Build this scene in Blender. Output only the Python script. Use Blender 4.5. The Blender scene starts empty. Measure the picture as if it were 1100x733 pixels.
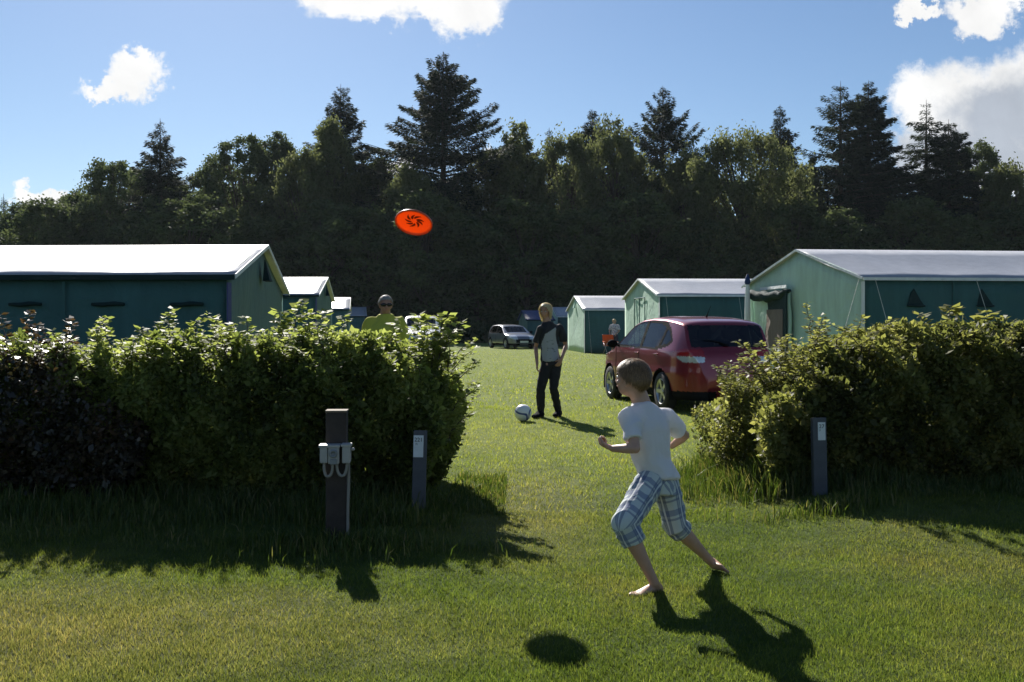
import bpy, bmesh, math, random
import numpy as np
from mathutils import Vector, Matrix, noise

sc = bpy.context.scene
COL = sc.collection
R = math.radians
F_PX, CX, HY, CAM_H = 1069.4, 550.0, 350.0, 1.38

def P(px, py, d):
    """a point of the place seen at (px, py) of the photograph, d metres away"""
    return Vector(((px - CX) / F_PX * d, d, CAM_H - (py - HY) / F_PX * d))

def sstep(a, b, x):
    t = np.clip((x - a) / (b - a), 0, 1)
    return t * t * (3 - 2 * t)

def gz(x, y):
    """height of the ground: almost flat, with a low bank under the hedges"""
    x = np.asarray(x, float); y = np.asarray(y, float)
    bank = 0.13 * np.exp(-((y - 7.6) / 1.35) ** 2) * (sstep(-0.1, -0.9, x) + sstep(1.7, 2.6, x))
    und = 0.018 * np.sin(x * 0.9 + 1.3) * np.sin(y * 0.55) + 0.01 * np.sin(x * 2.1 + y * 1.3)
    return bank + und * np.exp(-(y / 40.0) ** 2)

def gzf(x, y): return float(gz(x, y))

# ------------------------------------------------------------------ objects
def mesh_fast(name, V, F):
    V = np.asarray(V, np.float32); F = np.asarray(F, np.int32)
    me = bpy.data.meshes.new(name)
    n, k = F.shape
    me.vertices.add(len(V)); me.vertices.foreach_set('co', V.ravel())
    me.loops.add(n * k); me.loops.foreach_set('vertex_index', F.ravel())
    me.polygons.add(n); me.polygons.foreach_set('loop_start', np.arange(0, n * k, k, dtype=np.int32))
    me.update(calc_edges=True)
    return me

def attr(me, name, vals, domain='POINT'):
    a = me.attributes.new(name, 'FLOAT', domain)
    a.data.foreach_set('value', np.asarray(vals, np.float32).ravel())

def link(name, me, mat=None, parent=None, smooth=False):
    o = bpy.data.objects.new(name, me); COL.objects.link(o)
    if mat is not None and len(me.materials) == 0: me.materials.append(mat)
    if smooth: me.polygons.foreach_set('use_smooth', np.ones(len(me.polygons), bool))
    if parent is not None: o.parent = parent
    return o

def tag(o, label=None, cat=None, group=None, kind=None):
    if label: o['label'] = label
    if cat: o['category'] = cat
    if group: o['group'] = group
    if kind: o['kind'] = kind
    return o

def empty(name, loc=(0, 0, 0), rz=0.0, label=None, cat=None, group=None):
    o = bpy.data.objects.new(name, None); COL.objects.link(o)
    o.location = loc; o.rotation_euler = (0, 0, rz); o.empty_display_size = .2
    tag(o, label, cat, group)
    return o

def bm_obj(name, bm, mat, parent=None, smooth=False, bevel=0.0):
    me = bpy.data.meshes.new(name)
    if bevel:
        bmesh.ops.bevel(bm, geom=bm.edges[:] , offset=bevel, segments=2, affect='EDGES', profile=.6)
    bm.normal_update(); bm.to_mesh(me); bm.free()
    return link(name, me, mat, parent, smooth)

def add_box(bm, c, s, rot=None):
    m = Matrix.Translation(Vector(c))
    if rot is not None: m = m @ rot.to_4x4()
    m = m @ Matrix.Diagonal((s[0], s[1], s[2], 1))
    return bmesh.ops.create_cube(bm, size=1.0, matrix=m)['verts']

def add_tube(bm, pts, rad, seg=8, cap=True):
    pts = [Vector(p) for p in pts]
    if not isinstance(rad, (list, tuple)): rad = [rad] * len(pts)
    rings = []
    side = None
    for i, p in enumerate(pts):
        t = (pts[min(i + 1, len(pts) - 1)] - pts[max(i - 1, 0)]).normalized()
        if side is None:
            side = t.orthogonal().normalized()
        side = (side - t * side.dot(t)).normalized()
        b = t.cross(side)
        rings.append([bm.verts.new(p + (side * math.cos(2 * math.pi * k / seg) + b * math.sin(2 * math.pi * k / seg)) * rad[i]) for k in range(seg)])
    for a, b in zip(rings, rings[1:]):
        for k in range(seg):
            bm.faces.new((a[k], a[(k + 1) % seg], b[(k + 1) % seg], b[k]))
    if cap:
        bm.faces.new(rings[0][::-1]); bm.faces.new(rings[-1])

def add_ellipsoid(bm, c, ax, ay, az, u=16, v=10):
    """ellipsoid with three half-axis vectors"""
    m = Matrix((Vector(ax), Vector(ay), Vector(az))).transposed().to_4x4()
    m = Matrix.Translation(Vector(c)) @ m
    return bmesh.ops.create_uvsphere(bm, u_segments=u, v_segments=v, radius=1.0, matrix=m)['verts']

def add_lathe(bm, prof, seg=24, mat=Matrix.Identity(4)):
    """profile of (radius, height) turned about z"""
    rings = [[bm.verts.new(mat @ Vector((r * math.cos(2 * math.pi * k / seg), r * math.sin(2 * math.pi * k / seg), z))) for k in range(seg)] for r, z in prof]
    for a, b in zip(rings, rings[1:]):
        for k in range(seg):
            bm.faces.new((a[k], a[(k + 1) % seg], b[(k + 1) % seg], b[k]))
    return rings

def apply_mods(o):
    dg = bpy.context.evaluated_depsgraph_get()
    me = bpy.data.meshes.new_from_object(o.evaluated_get(dg))
    old = o.data; mats = list(old.materials)
    o.modifiers.clear(); o.data = me
    if not len(me.materials):
        for m in mats: me.materials.append(m)
    bpy.data.meshes.remove(old)
    return o

def remesh(o, voxel, smooth=3, fac=.5):
    m = o.modifiers.new('r', 'REMESH'); m.mode = 'VOXEL'; m.voxel_size = voxel; m.use_smooth_shade = True
    if smooth:
        s = o.modifiers.new('s', 'SMOOTH'); s.factor = fac; s.iterations = smooth
    apply_mods(o)
    o.data.polygons.foreach_set('use_smooth', np.ones(len(o.data.polygons), bool))
    return o

# ------------------------------------------------------------------ materials
class NT:
    def __init__(s, nt): s.nt = nt; s.l = nt.links
    def n(s, t, **kw):
        nd = s.nt.nodes.new(t)
        for k, v in kw.items():
            if k.startswith('i_'):
                key = k[2:].replace('_', ' ')
                key = int(key) if key.isdigit() else key
                if hasattr(v, 'is_output'): s.l.new(v, nd.inputs[key])
                else: nd.inputs[key].default_value = v
            else: setattr(nd, k, v)
        return nd
    def math(s, op, a, b=None, c=None, clamp=False):
        nd = s.nt.nodes.new('ShaderNodeMath'); nd.operation = op; nd.use_clamp = clamp
        for i, v in enumerate((a, b, c)):
            if v is None: continue
            if hasattr(v, 'is_output'): s.l.new(v, nd.inputs[i])
            else: nd.inputs[i].default_value = v
        return nd.outputs[0]
    def mix(s, fac, a, b, typ='MIX'):
        nd = s.nt.nodes.new('ShaderNodeMix'); nd.data_type = 'RGBA'; nd.blend_type = typ
        for i, v in ((0, fac), (6, a), (7, b)):
            if hasattr(v, 'is_output'): s.l.new(v, nd.inputs[i])
            elif i == 0: nd.inputs[0].default_value = v
            else: nd.inputs[i].default_value = (*v, 1) if len(v) == 3 else v
        return nd.outputs[2]
    def ramp(s, fac, stops, interp='LINEAR'):
        nd = s.nt.nodes.new('ShaderNodeValToRGB'); cr = nd.color_ramp; cr.interpolation = interp
        while len(cr.elements) > 1: cr.elements.remove(cr.elements[-1])
        cr.elements[0].position = stops[0][0]; cr.elements[0].color = (*stops[0][1], 1)
        for p, c in stops[1:]:
            e = cr.elements.new(p); e.color = (*c, 1)
        s.l.new(fac, nd.inputs[0])
        return nd.outputs[0]

def new_mat(name):
    m = bpy.data.materials.new(name); m.use_nodes = True
    nt = m.node_tree; nt.nodes.clear()
    t = NT(nt)
    out = t.n('ShaderNodeOutputMaterial')
    return m, t, out

def simple(name, col, rough=.6, metal=0., var=.12, scale=8., spec=.5, bump=0., bscale=60., coat=0., sheen=0.):
    """a plain surface with a little procedural mottling"""
    m, t, out = new_mat(name)
    tc = t.n('ShaderNodeTexCoord')
    nz = t.n('ShaderNodeTexNoise', i_Scale=scale, i_Detail=5.0); t.l.new(tc.outputs['Object'], nz.inputs['Vector'])
    a = tuple(c * (1 - var) for c in col); b = tuple(min(1, c * (1 + var)) for c in col)
    c = t.ramp(nz.outputs[0], [(.3, a), (.7, b)])
    p = t.n('ShaderNodeBsdfPrincipled', i_Base_Color=c, i_Roughness=rough, i_Metallic=metal)
    p.inputs['Specular IOR Level'].default_value = spec
    if coat: p.inputs['Coat Weight'].default_value = coat; p.inputs['Coat Roughness'].default_value = .04
    if sheen: p.inputs['Sheen Weight'].default_value = sheen
    if bump:
        nb = t.n('ShaderNodeTexNoise', i_Scale=bscale, i_Detail=4.0); t.l.new(tc.outputs['Object'], nb.inputs['Vector'])
        bp = t.n('ShaderNodeBump', i_Strength=bump, i_Distance=.01, i_Height=nb.outputs[0]); t.l.new(bp.outputs[0], p.inputs['Normal'])
    t.l.new(p.outputs[0], out.inputs[0])
    return m

def cloth(name, col, rough=.8, trans=.0, var=.1, scale=3., bump=.15, bscale=25., spec=.3):
    m, t, out = new_mat(name)
    tc = t.n('ShaderNodeTexCoord')
    nz = t.n('ShaderNodeTexNoise', i_Scale=scale, i_Detail=6.0); t.l.new(tc.outputs['Object'], nz.inputs['Vector'])
    a = tuple(c * (1 - var) for c in col); b = tuple(min(1, c * (1 + var)) for c in col)
    c = t.ramp(nz.outputs[0], [(.3, a), (.7, b)])
    p = t.n('ShaderNodeBsdfPrincipled', i_Base_Color=c, i_Roughness=rough)
    p.inputs['Specular IOR Level'].default_value = spec
    nb = t.n('ShaderNodeTexNoise', i_Scale=bscale, i_Detail=3.0); t.l.new(tc.outputs['Object'], nb.inputs['Vector'])
    bp = t.n('ShaderNodeBump', i_Strength=bump, i_Distance=.02, i_Height=nb.outputs[0]); t.l.new(bp.outputs[0], p.inputs['Normal'])
    sh = p.outputs[0]
    if trans:
        tr = t.n('ShaderNodeBsdfTranslucent', i_Color=c)
        mx = t.n('ShaderNodeMixShader', i_0=trans); t.l.new(sh, mx.inputs[1]); t.l.new(tr.outputs[0], mx.inputs[2]); sh = mx.outputs[0]
    t.l.new(sh, out.inputs[0])
    return m

def leaf_mat(name, stops, rough=.5, trans=.35, tboost=1.3, spec=.4, tb=.55):
    m, t, out = new_mat(name)
    a = t.n('ShaderNodeAttribute', attribute_name='tint')
    c = t.ramp(a.outputs['Fac'], stops)
    p = t.n('ShaderNodeBsdfPrincipled', i_Base_Color=c, i_Roughness=rough)
    p.inputs['Specular IOR Level'].default_value = spec
    tc = t.mix(1.0, c, (tboost, tboost * 1.0, tboost * tb), 'MULTIPLY')
    tr = t.n('ShaderNodeBsdfTranslucent', i_Color=tc)
    mx = t.n('ShaderNodeMixShader', i_0=trans); t.l.new(p.outputs[0], mx.inputs[1]); t.l.new(tr.outputs[0], mx.inputs[2])
    t.l.new(mx.outputs[0], out.inputs[0])
    return m

BARK = simple('bark', (.07, .05, .035), .9, var=.4, scale=6, bump=.5, bscale=20)
# ------------------------------------------------------------------ camera, sun, sky
cam = bpy.data.cameras.new('camera'); co = bpy.data.objects.new('camera', cam); COL.objects.link(co)
co.location = (0, 0, CAM_H); co.rotation_euler = (R(90), 0, 0)
cam.lens = 35.0; cam.sensor_width = 36.0
cam.shift_y = -(366.5 - HY) / 1100.0
cam.clip_start = .05; cam.clip_end = 2000
sc.camera = co

SUN_EL, SUN_AZ = R(34.0), math.atan2(-.30, 1.0)          # azimuth from +Y towards +X
sd = Vector((math.sin(SUN_AZ) * math.cos(SUN_EL), math.cos(SUN_AZ) * math.cos(SUN_EL), math.sin(SUN_EL)))
sl = bpy.data.lights.new('sun', 'SUN'); sl.energy = 5.0; sl.angle = R(.5); sl.color = (1, .95, .87)
so = bpy.data.objects.new('sun', sl); COL.objects.link(so)
so.rotation_euler = (-sd).to_track_quat('-Z', 'Y').to_euler()

w = bpy.data.worlds.new('World'); sc.world = w; w.use_nodes = True
w.node_tree.nodes.clear(); t = NT(w.node_tree)
sky = t.n('ShaderNodeTexSky'); sky.sky_type = 'NISHITA'; sky.sun_disc = False
sky.sun_elevation = SUN_EL; sky.sun_rotation = SUN_AZ
sky.air_density = 1.0; sky.dust_density = .22; sky.ozone_density = 4.5; sky.altitude = 50
geo = t.n('ShaderNodeTexCoord')
sep = t.n('ShaderNodeSeparateXYZ'); t.l.new(geo.outputs['Generated'], sep.inputs[0])
ysafe = t.math('MAXIMUM', sep.outputs['Y'], .02)
u = t.math('DIVIDE', sep.outputs['X'], ysafe); v = t.math('DIVIDE', sep.outputs['Z'], ysafe)
cmb = t.n('ShaderNodeCombineXYZ', i_X=u, i_Y=v)
# ragged cloud edges: the direction is shifted by two octaves of noise before the cloud shapes are looked up
n1 = t.n('ShaderNodeTexNoise', i_Scale=17.0, i_Detail=9.0, i_Roughness=.68); t.l.new(cmb.outputs[0], n1.inputs['Vector'])
off = t.n('ShaderNodeVectorMath', operation='SUBTRACT'); t.l.new(n1.outputs['Color'], off.inputs[0]); off.inputs[1].default_value = (.5, .5, .5)
sc_ = t.n('ShaderNodeVectorMath', operation='SCALE'); t.l.new(off.outputs[0], sc_.inputs[0]); sc_.inputs['Scale'].default_value = .10
wv = t.n('ShaderNodeVectorMath', operation='ADD'); t.l.new(cmb.outputs[0], wv.inputs[0]); t.l.new(sc_.outputs[0], wv.inputs[1])
def ell_field(lst, vec):
    acc = None
    for (px, py, rx, ry) in lst:
        s = t.n('ShaderNodeVectorMath', operation='SUBTRACT'); t.l.new(vec, s.inputs[0])
        s.inputs[1].default_value = ((px - CX) / F_PX, (HY - py) / F_PX, 0)
        k = t.n('ShaderNodeVectorMath', operation='MULTIPLY'); t.l.new(s.outputs[0], k.inputs[0])
        k.inputs[1].default_value = (F_PX / rx, F_PX / ry, 0)
        q = t.n('ShaderNodeVectorMath', operation='DOT_PRODUCT'); t.l.new(k.outputs[0], q.inputs[0]); t.l.new(k.outputs[0], q.inputs[1])
        f = t.math('SUBTRACT', 1.0, q.outputs['Value'])
        acc = f if acc is None else t.math('MAXIMUM', acc, f)
    return acc
clouds = [(150, 82, 34, 26), (120, 96, 46, 11), (150, 68, 18, 14),
          (388, 2, 66, 27), (500, 12, 36, 32), (440, -6, 100, 22), (345, -8, 40, 18),
          (50, 214, 36, 12), (40, 206, 22, 9),
          (535, 160, 28, 16), (430, 172, 30, 12),
          (982, 12, 26, 8), (1052, 8, 48, 20), (1090, -2, 50, 16),
          (995, 115, 44, 46), (1035, 118, 55, 60), (1090, 108, 60, 58), (1075, 160, 75, 52), (1140, 90, 70, 60), (1000, 155, 40, 40),
          (1240, 120, 120, 70), (-150, 60, 70, 30), (-320, 130, 110, 40), (760, -110, 90, 30)]
dens = ell_field(clouds, wv.outputs[0])
cov = t.n('ShaderNodeMapRange', interpolation_type='SMOOTHSTEP', i_1=-.30, i_2=.60); t.l.new(dens, cov.inputs[0])
# thick parts of the big bank are grey where it is deepest; thin ones stay white
n2 = t.n('ShaderNodeTexNoise', i_Scale=9.0, i_Detail=6.0, i_Roughness=.6, i_Distortion=.4); t.l.new(cmb.outputs[0], n2.inputs['Vector'])
thick = ell_field([(1085, 128, 62, 34), (1050, 165, 90, 22), (1180, 130, 120, 50)], wv.outputs[0])
th = t.n('ShaderNodeMapRange', interpolation_type='SMOOTHSTEP', i_1=-1.6, i_2=1.1); t.l.new(thick, th.inputs[0])
sh_ = t.math('MULTIPLY', th.outputs[0], t.math('ADD', .62, n2.outputs[0]), clamp=True)
ccol = t.mix(sh_, (11.5, 11.4, 11.2), (5.6, 6.1, 6.9))
n3 = t.n('ShaderNodeMapRange', i_1=.3, i_2=.7, i_3=.80, i_4=1.0); t.l.new(n2.outputs[0], n3.inputs[0])
cc2 = t.n('ShaderNodeVectorMath', operation='SCALE'); t.l.new(ccol, cc2.inputs[0]); t.l.new(n3.outputs[0], cc2.inputs['Scale'])
front = t.math('GREATER_THAN', sep.outputs['Y'], .03)
fac = t.math('MULTIPLY', t.math('MULTIPLY', cov.outputs[0], .96), front)
skyc = t.mix(fac, sky.outputs[0], cc2.outputs[0])
SKY_MIX = skyc
bg = t.n('ShaderNodeBackground', i_Color=skyc, i_Strength=.054)
wo = t.n('ShaderNodeOutputWorld'); t.l.new(bg.outputs[0], wo.inputs[0])

sc.view_settings.view_transform = 'Standard'; sc.view_settings.look = 'None'
sc.view_settings.exposure = 0.86; sc.view_settings.gamma = 1.0; sc.view_settings.use_curve_mapping = False
sc.cycles.max_bounces = 6; sc.cycles.diffuse_bounces = 3; sc.cycles.transparent_max_bounces = 12
sc.cycles.use_denoising = True

# ------------------------------------------------------------------ ground and grass
def lawn_colour(t, dark=1.0):
    """patchy mown grass: green, yellow-green and dry straw patches that belong to the turf itself; brighter light beyond the hedges is painted in"""
    g = t.n('ShaderNodeNewGeometry')
    fl = t.n('ShaderNodeVectorMath', operation='MULTIPLY'); t.l.new(g.outputs['Position'], fl.inputs[0]); fl.inputs[1].default_value = (1, 1, 0)
    a = t.n('ShaderNodeTexNoise', i_Scale=.55, i_Detail=5.0, i_Roughness=.6); t.l.new(fl.outputs[0], a.inputs['Vector'])
    b = t.n('ShaderNodeTexNoise', i_Scale=3.2, i_Detail=6.0, i_Roughness=.7); t.l.new(fl.outputs[0], b.inputs['Vector'])
    c1 = t.ramp(a.outputs[0], [(.35, (.054, .084, .022)), (.5, (.078, .108, .030)), (.66, (.112, .124, .045))])
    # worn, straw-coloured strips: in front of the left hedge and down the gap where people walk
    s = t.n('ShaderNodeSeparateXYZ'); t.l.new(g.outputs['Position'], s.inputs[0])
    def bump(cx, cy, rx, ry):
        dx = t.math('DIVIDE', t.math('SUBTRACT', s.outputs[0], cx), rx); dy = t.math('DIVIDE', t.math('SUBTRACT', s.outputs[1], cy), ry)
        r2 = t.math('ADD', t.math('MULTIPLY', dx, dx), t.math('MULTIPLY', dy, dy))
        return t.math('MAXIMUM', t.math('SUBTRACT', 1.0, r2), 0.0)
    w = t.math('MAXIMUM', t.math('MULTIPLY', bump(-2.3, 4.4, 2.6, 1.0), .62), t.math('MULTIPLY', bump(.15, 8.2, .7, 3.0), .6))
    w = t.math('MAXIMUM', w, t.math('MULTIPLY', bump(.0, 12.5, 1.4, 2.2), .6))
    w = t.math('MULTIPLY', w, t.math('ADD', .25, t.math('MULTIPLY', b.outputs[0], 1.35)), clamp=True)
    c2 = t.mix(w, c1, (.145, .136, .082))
    # stronger light on the gap and the field beyond, painted into the turf colour
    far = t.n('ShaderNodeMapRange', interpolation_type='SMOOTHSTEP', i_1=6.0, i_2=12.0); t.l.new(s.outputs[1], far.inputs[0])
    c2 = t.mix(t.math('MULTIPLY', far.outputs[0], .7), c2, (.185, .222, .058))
    hs = t.ramp(b.outputs[0], [(.3, (.72 * dark, .74 * dark, .7 * dark)), (.7, (1.2 * dark, 1.2 * dark, 1.2 * dark))])
    return t.mix(1.0, c2, hs, 'MULTIPLY')

m, t, out = new_mat('turf')
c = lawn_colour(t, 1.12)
p = t.n('ShaderNodeBsdfPrincipled', i_Base_Color=c, i_Roughness=.95); p.inputs['Specular IOR Level'].default_value = .1
g_ = t.n('ShaderNodeNewGeometry')
nb = t.n('ShaderNodeTexNoise', i_Scale=45.0, i_Detail=6.0, i_Roughness=.75); t.l.new(g_.outputs['Position'], nb.inputs['Vector'])
bp = t.n('ShaderNodeBump', i_Strength=.9, i_Distance=.04, i_Height=nb.outputs[0]); t.l.new(bp.outputs[0], p.inputs['Normal'])
t.l.new(p.outputs[0], out.inputs[0]); TURF = m

m, t, out = new_mat('grass_blade')
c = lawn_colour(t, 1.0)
a = t.n('ShaderNodeAttribute', attribute_name='tint')
c = t.mix(1.0, c, t.ramp(a.outputs['Fac'], [(0, (.62, .72, .5)), (.6, (1.1, 1.1, 1.0)), (.86, (1.5, 1.4, 1.2)), (1, (2.1, 1.75, 1.7))]), 'MULTIPLY')
p = t.n('ShaderNodeBsdfPrincipled', i_Base_Color=c, i_Roughness=.6); p.inputs['Specular IOR Level'].default_value = .12
tr = t.n('ShaderNodeBsdfTranslucent', i_Color=t.mix(1.0, c, (1.95, 1.85, 1.0), 'MULTIPLY'))
mx = t.n('ShaderNodeMixShader', i_0=.55); t.l.new(p.outputs[0], mx.inputs[1]); t.l.new(tr.outputs[0], mx.inputs[2]); t.l.new(mx.outputs[0], out.inputs[0])
BLADE = m

def axis(segs):
    out = []
    for a, b, s in segs: out += list(np.arange(a, b, s))
    return np.array(out + [segs[-1][1]])
gx = axis([(-300, -60, 30), (-60, -10, 2.5), (-10, 10, .2), (10, 60, 2.5), (60, 300, 30)])
gy = axis([(-60, 0, 10), (0, 2, .5), (2, 16, .2), (16, 70, 2.0), (70, 400, 30)])
X, Y = np.meshgrid(gx, gy, indexing='ij')
V = np.stack([X, Y, gz(X, Y)], -1).reshape(-1, 3)
ni, nj = X.shape
I, J = np.meshgrid(np.arange(ni - 1), np.arange(nj - 1), indexing='ij')
q = (I * nj + J).ravel()
F = np.stack([q, q + nj, q + nj + 1, q + 1], -1)
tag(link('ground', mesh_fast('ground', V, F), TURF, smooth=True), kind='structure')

rng = np.random.default_rng(5)
def blades(n, y0, y1, h, wd, power, tall=None, pos=None, lean=.35, segs=1):
    """grass blades as thin triangles (or bent strips) standing on the ground"""
    if pos is None:
        uu = rng.random(n); y = y0 * (y1 / y0) ** (uu ** power)
        x = (rng.random(n) * 2 - 1) * (y * .56 + 1.6)
    else: x, y = pos; n = len(x)
    z = gz(x, y)
    az = rng.random(n) * 2 * np.pi
    hh = h * (.5 + rng.random(n)) if np.isscalar(h) else h
    ww = wd * (.6 + .8 * rng.random(n)) if np.isscalar(wd) else wd
    la = rng.random(n) * 2 * np.pi; ll = np.minimum(np.abs(rng.normal(0, lean, n)), 1.25) * hh
    hh = hh * (.75 + .5 * (np.sin(x * 3.1 + 1.7 * np.sin(y * 2.3)) * np.sin(y * 3.7 + 1.3 * np.sin(x * 1.9)) * .5 + .5)) if segs == 1 else hh
    sx, sy = np.cos(az) * ww / 2, np.sin(az) * ww / 2
    tint = rng.random(n)
    if segs == 1:
        V = np.empty((n, 3, 3))
        V[:, 0] = np.stack([x - sx, y - sy, z - .004], -1); V[:, 1] = np.stack([x + sx, y + sy, z - .004], -1)
        V[:, 2] = np.stack([x + np.cos(la) * ll, y + np.sin(la) * ll, z + hh], -1)
        return V.reshape(-1, 3), np.arange(3 * n).reshape(n, 3), tint
    V = np.empty((n, 5, 3)); mx_, my_ = x + np.cos(la) * ll * .3, y + np.sin(la) * ll * .3
    V[:, 0] = np.stack([x - sx, y - sy, z - .01], -1); V[:, 1] = np.stack([x + sx, y + sy, z - .01], -1)
    V[:, 2] = np.stack([mx_ + sx * .8, my_ + sy * .8, z + hh * .6], -1); V[:, 3] = np.stack([mx_ - sx * .8, my_ - sy * .8, z + hh * .6], -1)
    V[:, 4] = np.stack([x + np.cos(la) * ll, y + np.sin(la) * ll, z + hh * .97], -1)
    b = np.arange(n)[:, None] * 5
    T = np.concatenate([b + np.array([[0, 1, 2]]), b + np.array([[0, 2, 3]]), b + np.array([[3, 2, 4]])])
    return V.reshape(-1, 3), T, np.concatenate([tint] * 3)

def join(parts):
    Vs, Fs, Ts, o = [], [], [], 0
    for V, F, T in parts:
        Vs.append(V); Fs.append(F + o); Ts.append(T); o += len(V)
    return np.concatenate(Vs), np.concatenate(Fs), np.concatenate(Ts)
V, F, T = join([blades(540000, 2.9, 7.5, .019, .0042, 1.0, lean=.8), blades(190000, 7.0, 17, .024, .008, .9, lean=.8), blades(80000, 16, 58, .035, .022, .8, lean=.7)])
me = mesh_fast('grass', V, F); attr(me, 'tint', T, 'FACE')
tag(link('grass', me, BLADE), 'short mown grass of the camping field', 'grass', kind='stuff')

TALLG = leaf_mat('tall_grass', [(0, (.035, .06, .012)), (.6, (.065, .10, .02)), (.85, (.11, .13, .03)), (1, (.22, .19, .09))], .5, .45, 1.4)
def tall_patch(n, x0, x1, y0, y1):
    x = x0 + (x1 - x0) * rng.random(n); y = y0 + (y1 - y0) * rng.random(n)
    keep = rng.random(n) < .35 + .65 * (np.sin(x * 5.1 + y * 3) * np.sin(x * 2.3 - y * 4) > -.2)
    return x[keep], y[keep]
pp = [tall_patch(16000, -6.2, -.35, 6.55, 7.6), tall_patch(5000, -6.2, -.5, 5.95, 6.7), tall_patch(2200, -.5, -.05, 7.2, 9.2)]
x = np.concatenate([a for a, _ in pp]); y = np.concatenate([b for _, b in pp])
hh = (.045 + .12 * rng.random(len(x)) ** 2) * np.clip((y - 5.6) / 1.0, .35, 1.1)
hh = hh * np.where(x > -.62, .5, 1.0); n_ = 1300; x = np.r_[x, rng.normal(-1.1, .40, n_)]; y = np.r_[y, 6.2 - np.abs(rng.normal(0, .2, n_))]; hh = np.r_[hh, rng.uniform(.03, .12, n_)]
V1 = blades(0, 0, 0, hh, .006 + .004 * rng.random(len(x)), 1, pos=(x, y), lean=.45, segs=2)
pp = [tall_patch(5200, 1.75, 2.75, 7.5, 9.6), tall_patch(9500, 2.5, 6.6, 7.2, 7.9), tall_patch(1200, 1.35, 2.2, 7.6, 9.4)]
x = np.concatenate([a for a, _ in pp]); y = np.concatenate([b for _, b in pp])
near = np.exp(-((x - 2.3) / .55) ** 2)
hh = (.07 + .10 * rng.random(len(x)) + near * (.06 + .24 * rng.random(len(x))))
hh = hh * (.35 + .65 * sstep(7.35, 7.95, y + .15 * np.sin(x * 7))); n_ = 420; x = np.r_[x, rng.normal(2.25, .30, n_)]; y = np.r_[y, 7.1 - np.abs(rng.normal(0, .16, n_))]; hh = np.r_[hh, rng.uniform(.05, .14, n_)]
V2 = blades(0, 0, 0, hh, .006 + .004 * rng.random(len(x)), 1, pos=(x, y), lean=.5, segs=2)
for nm, dat, lb in (('tall_grass', V1, 'long unmown grass along the foot of the left hedge'), ('tall_grass', V2, 'long unmown grass at the end and foot of the right hedge')):
    me = mesh_fast(nm, dat[0], dat[1]); attr(me, 'tint', dat[2], 'FACE')
    tag(link(nm, me, TALLG), lb, 'grass', kind='stuff')
# ------------------------------------------------------------------ trees
def cards(p, d, s, l, w):
    """leaf cards: base p, direction d, side s (n,3), lengths and widths"""
    n = len(p); l = l[:, None]; w = w[:, None]
    V = np.empty((n, 4, 3)); up = np.cross(d, s)
    V[:, 0] = p; V[:, 1] = p + d * l * .45 + s * w + up * l * .06; V[:, 2] = p + d * l; V[:, 3] = p + d * l * .5 - s * w + up * l * .06
    return V.reshape(-1, 3), np.arange(4 * n).reshape(n, 4)

def unit(a): return a / np.maximum(np.linalg.norm(a, axis=-1, keepdims=True), 1e-9)

def conifer(seed, H, Rm, base=.10, dens=1.0, droop=.18, gap=.08, shape=.9, tip=.10, step=.55, el0=-8, arms=()):
    g = np.random.default_rng(seed)
    bm = bmesh.new(); add_tube(bm, [(0, 0, -.3), (.05, 0, H * .4), (0, .04, H * .75), (0, 0, H)], [H * .016 + .08, H * .011 + .04, H * .006 + .02, .015], 8)
    Vs, Fs, Ts, o = [], [], [], 0
    z = H * base
    items = []
    while z < H - .25:
        t = (z - H * base) / (H * (1 - base))
        nb = int(g.integers(4, 7)) if t < .9 else 4
        a0 = g.random() * 6.28
        ring = .62 + .55 * g.random()
        for k in range(nb):
            if g.random() < gap: continue
            L = (Rm * (1 - t) ** (shape + .22) * ring * (.72 + .45 * g.random()) + .10) * (1 if t > .12 else .7 + 2.2 * t)
            items.append((z + g.normal(0, .12), a0 + k * 6.283 / nb + g.normal(0, .25), L, t))
        z += step * (.75 + .5 * g.random()) * (1.0 if t < .75 else .75)
    for (tz, az, L) in arms: items.append((H * tz, az, L, tz))
    for (z, az, L, t) in items:
        el = R(el0 + 48 * max(0, t - .25)) + g.normal(0, .07)
        n = max(14, int(L * 74 * dens))
        s = g.random(n) ** .75
        dirh = np.array([math.cos(az), math.sin(az), 0]); lat = np.array([-math.sin(az), math.cos(az), 0])
        def curve(s): return dirh[None] * (s * L * math.cos(el))[:, None] + np.array([0, 0, 1])[None] * (z + math.sin(el) * s * L - droop * L * s ** 2 + tip * L * s ** 4)[:, None]
        off = g.uniform(-1, 1, n) * .30 * L * (1.05 - s) ** .8
        p = curve(s) + lat[None] * off[:, None] + np.stack([g.normal(0, .05, n), g.normal(0, .05, n), -np.abs(g.normal(0, .20, n)) - .02], -1)
        d = unit(dirh[None] * .8 + lat[None] * (np.sign(off) * .7)[:, None] + g.normal(0, .25, (n, 3)) + np.array([0, 0, -.30])[None])
        sd_ = unit(np.cross(d, g.normal(0, .5, (n, 3)) + np.array([0, 0, 1.0])[None]))
        V, F = cards(p, d, sd_, g.uniform(.25, .58, n) * min(1, .35 + L * .35), g.uniform(.035, .075, n) * min(1, .45 + L * .3))
        Vs.append(V); Fs.append(F + o); Ts.append(np.clip(g.normal(.4, .2, n), 0, 1)); o += len(V)
        sa = np.linspace(0, .95, 5); pc = curve(sa)
        add_tube(bm, [tuple(q) for q in pc], [max(.012, .012 * L + .02) * (1 - .85 * q) for q in sa], 4, cap=False)
    me = mesh_fast('crown', np.concatenate(Vs), np.concatenate(Fs)); attr(me, 'tint', np.concatenate(Ts), 'FACE')
    tm = bpy.data.meshes.new('trunk'); bm.to_mesh(tm); bm.free()
    return tm, me

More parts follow.
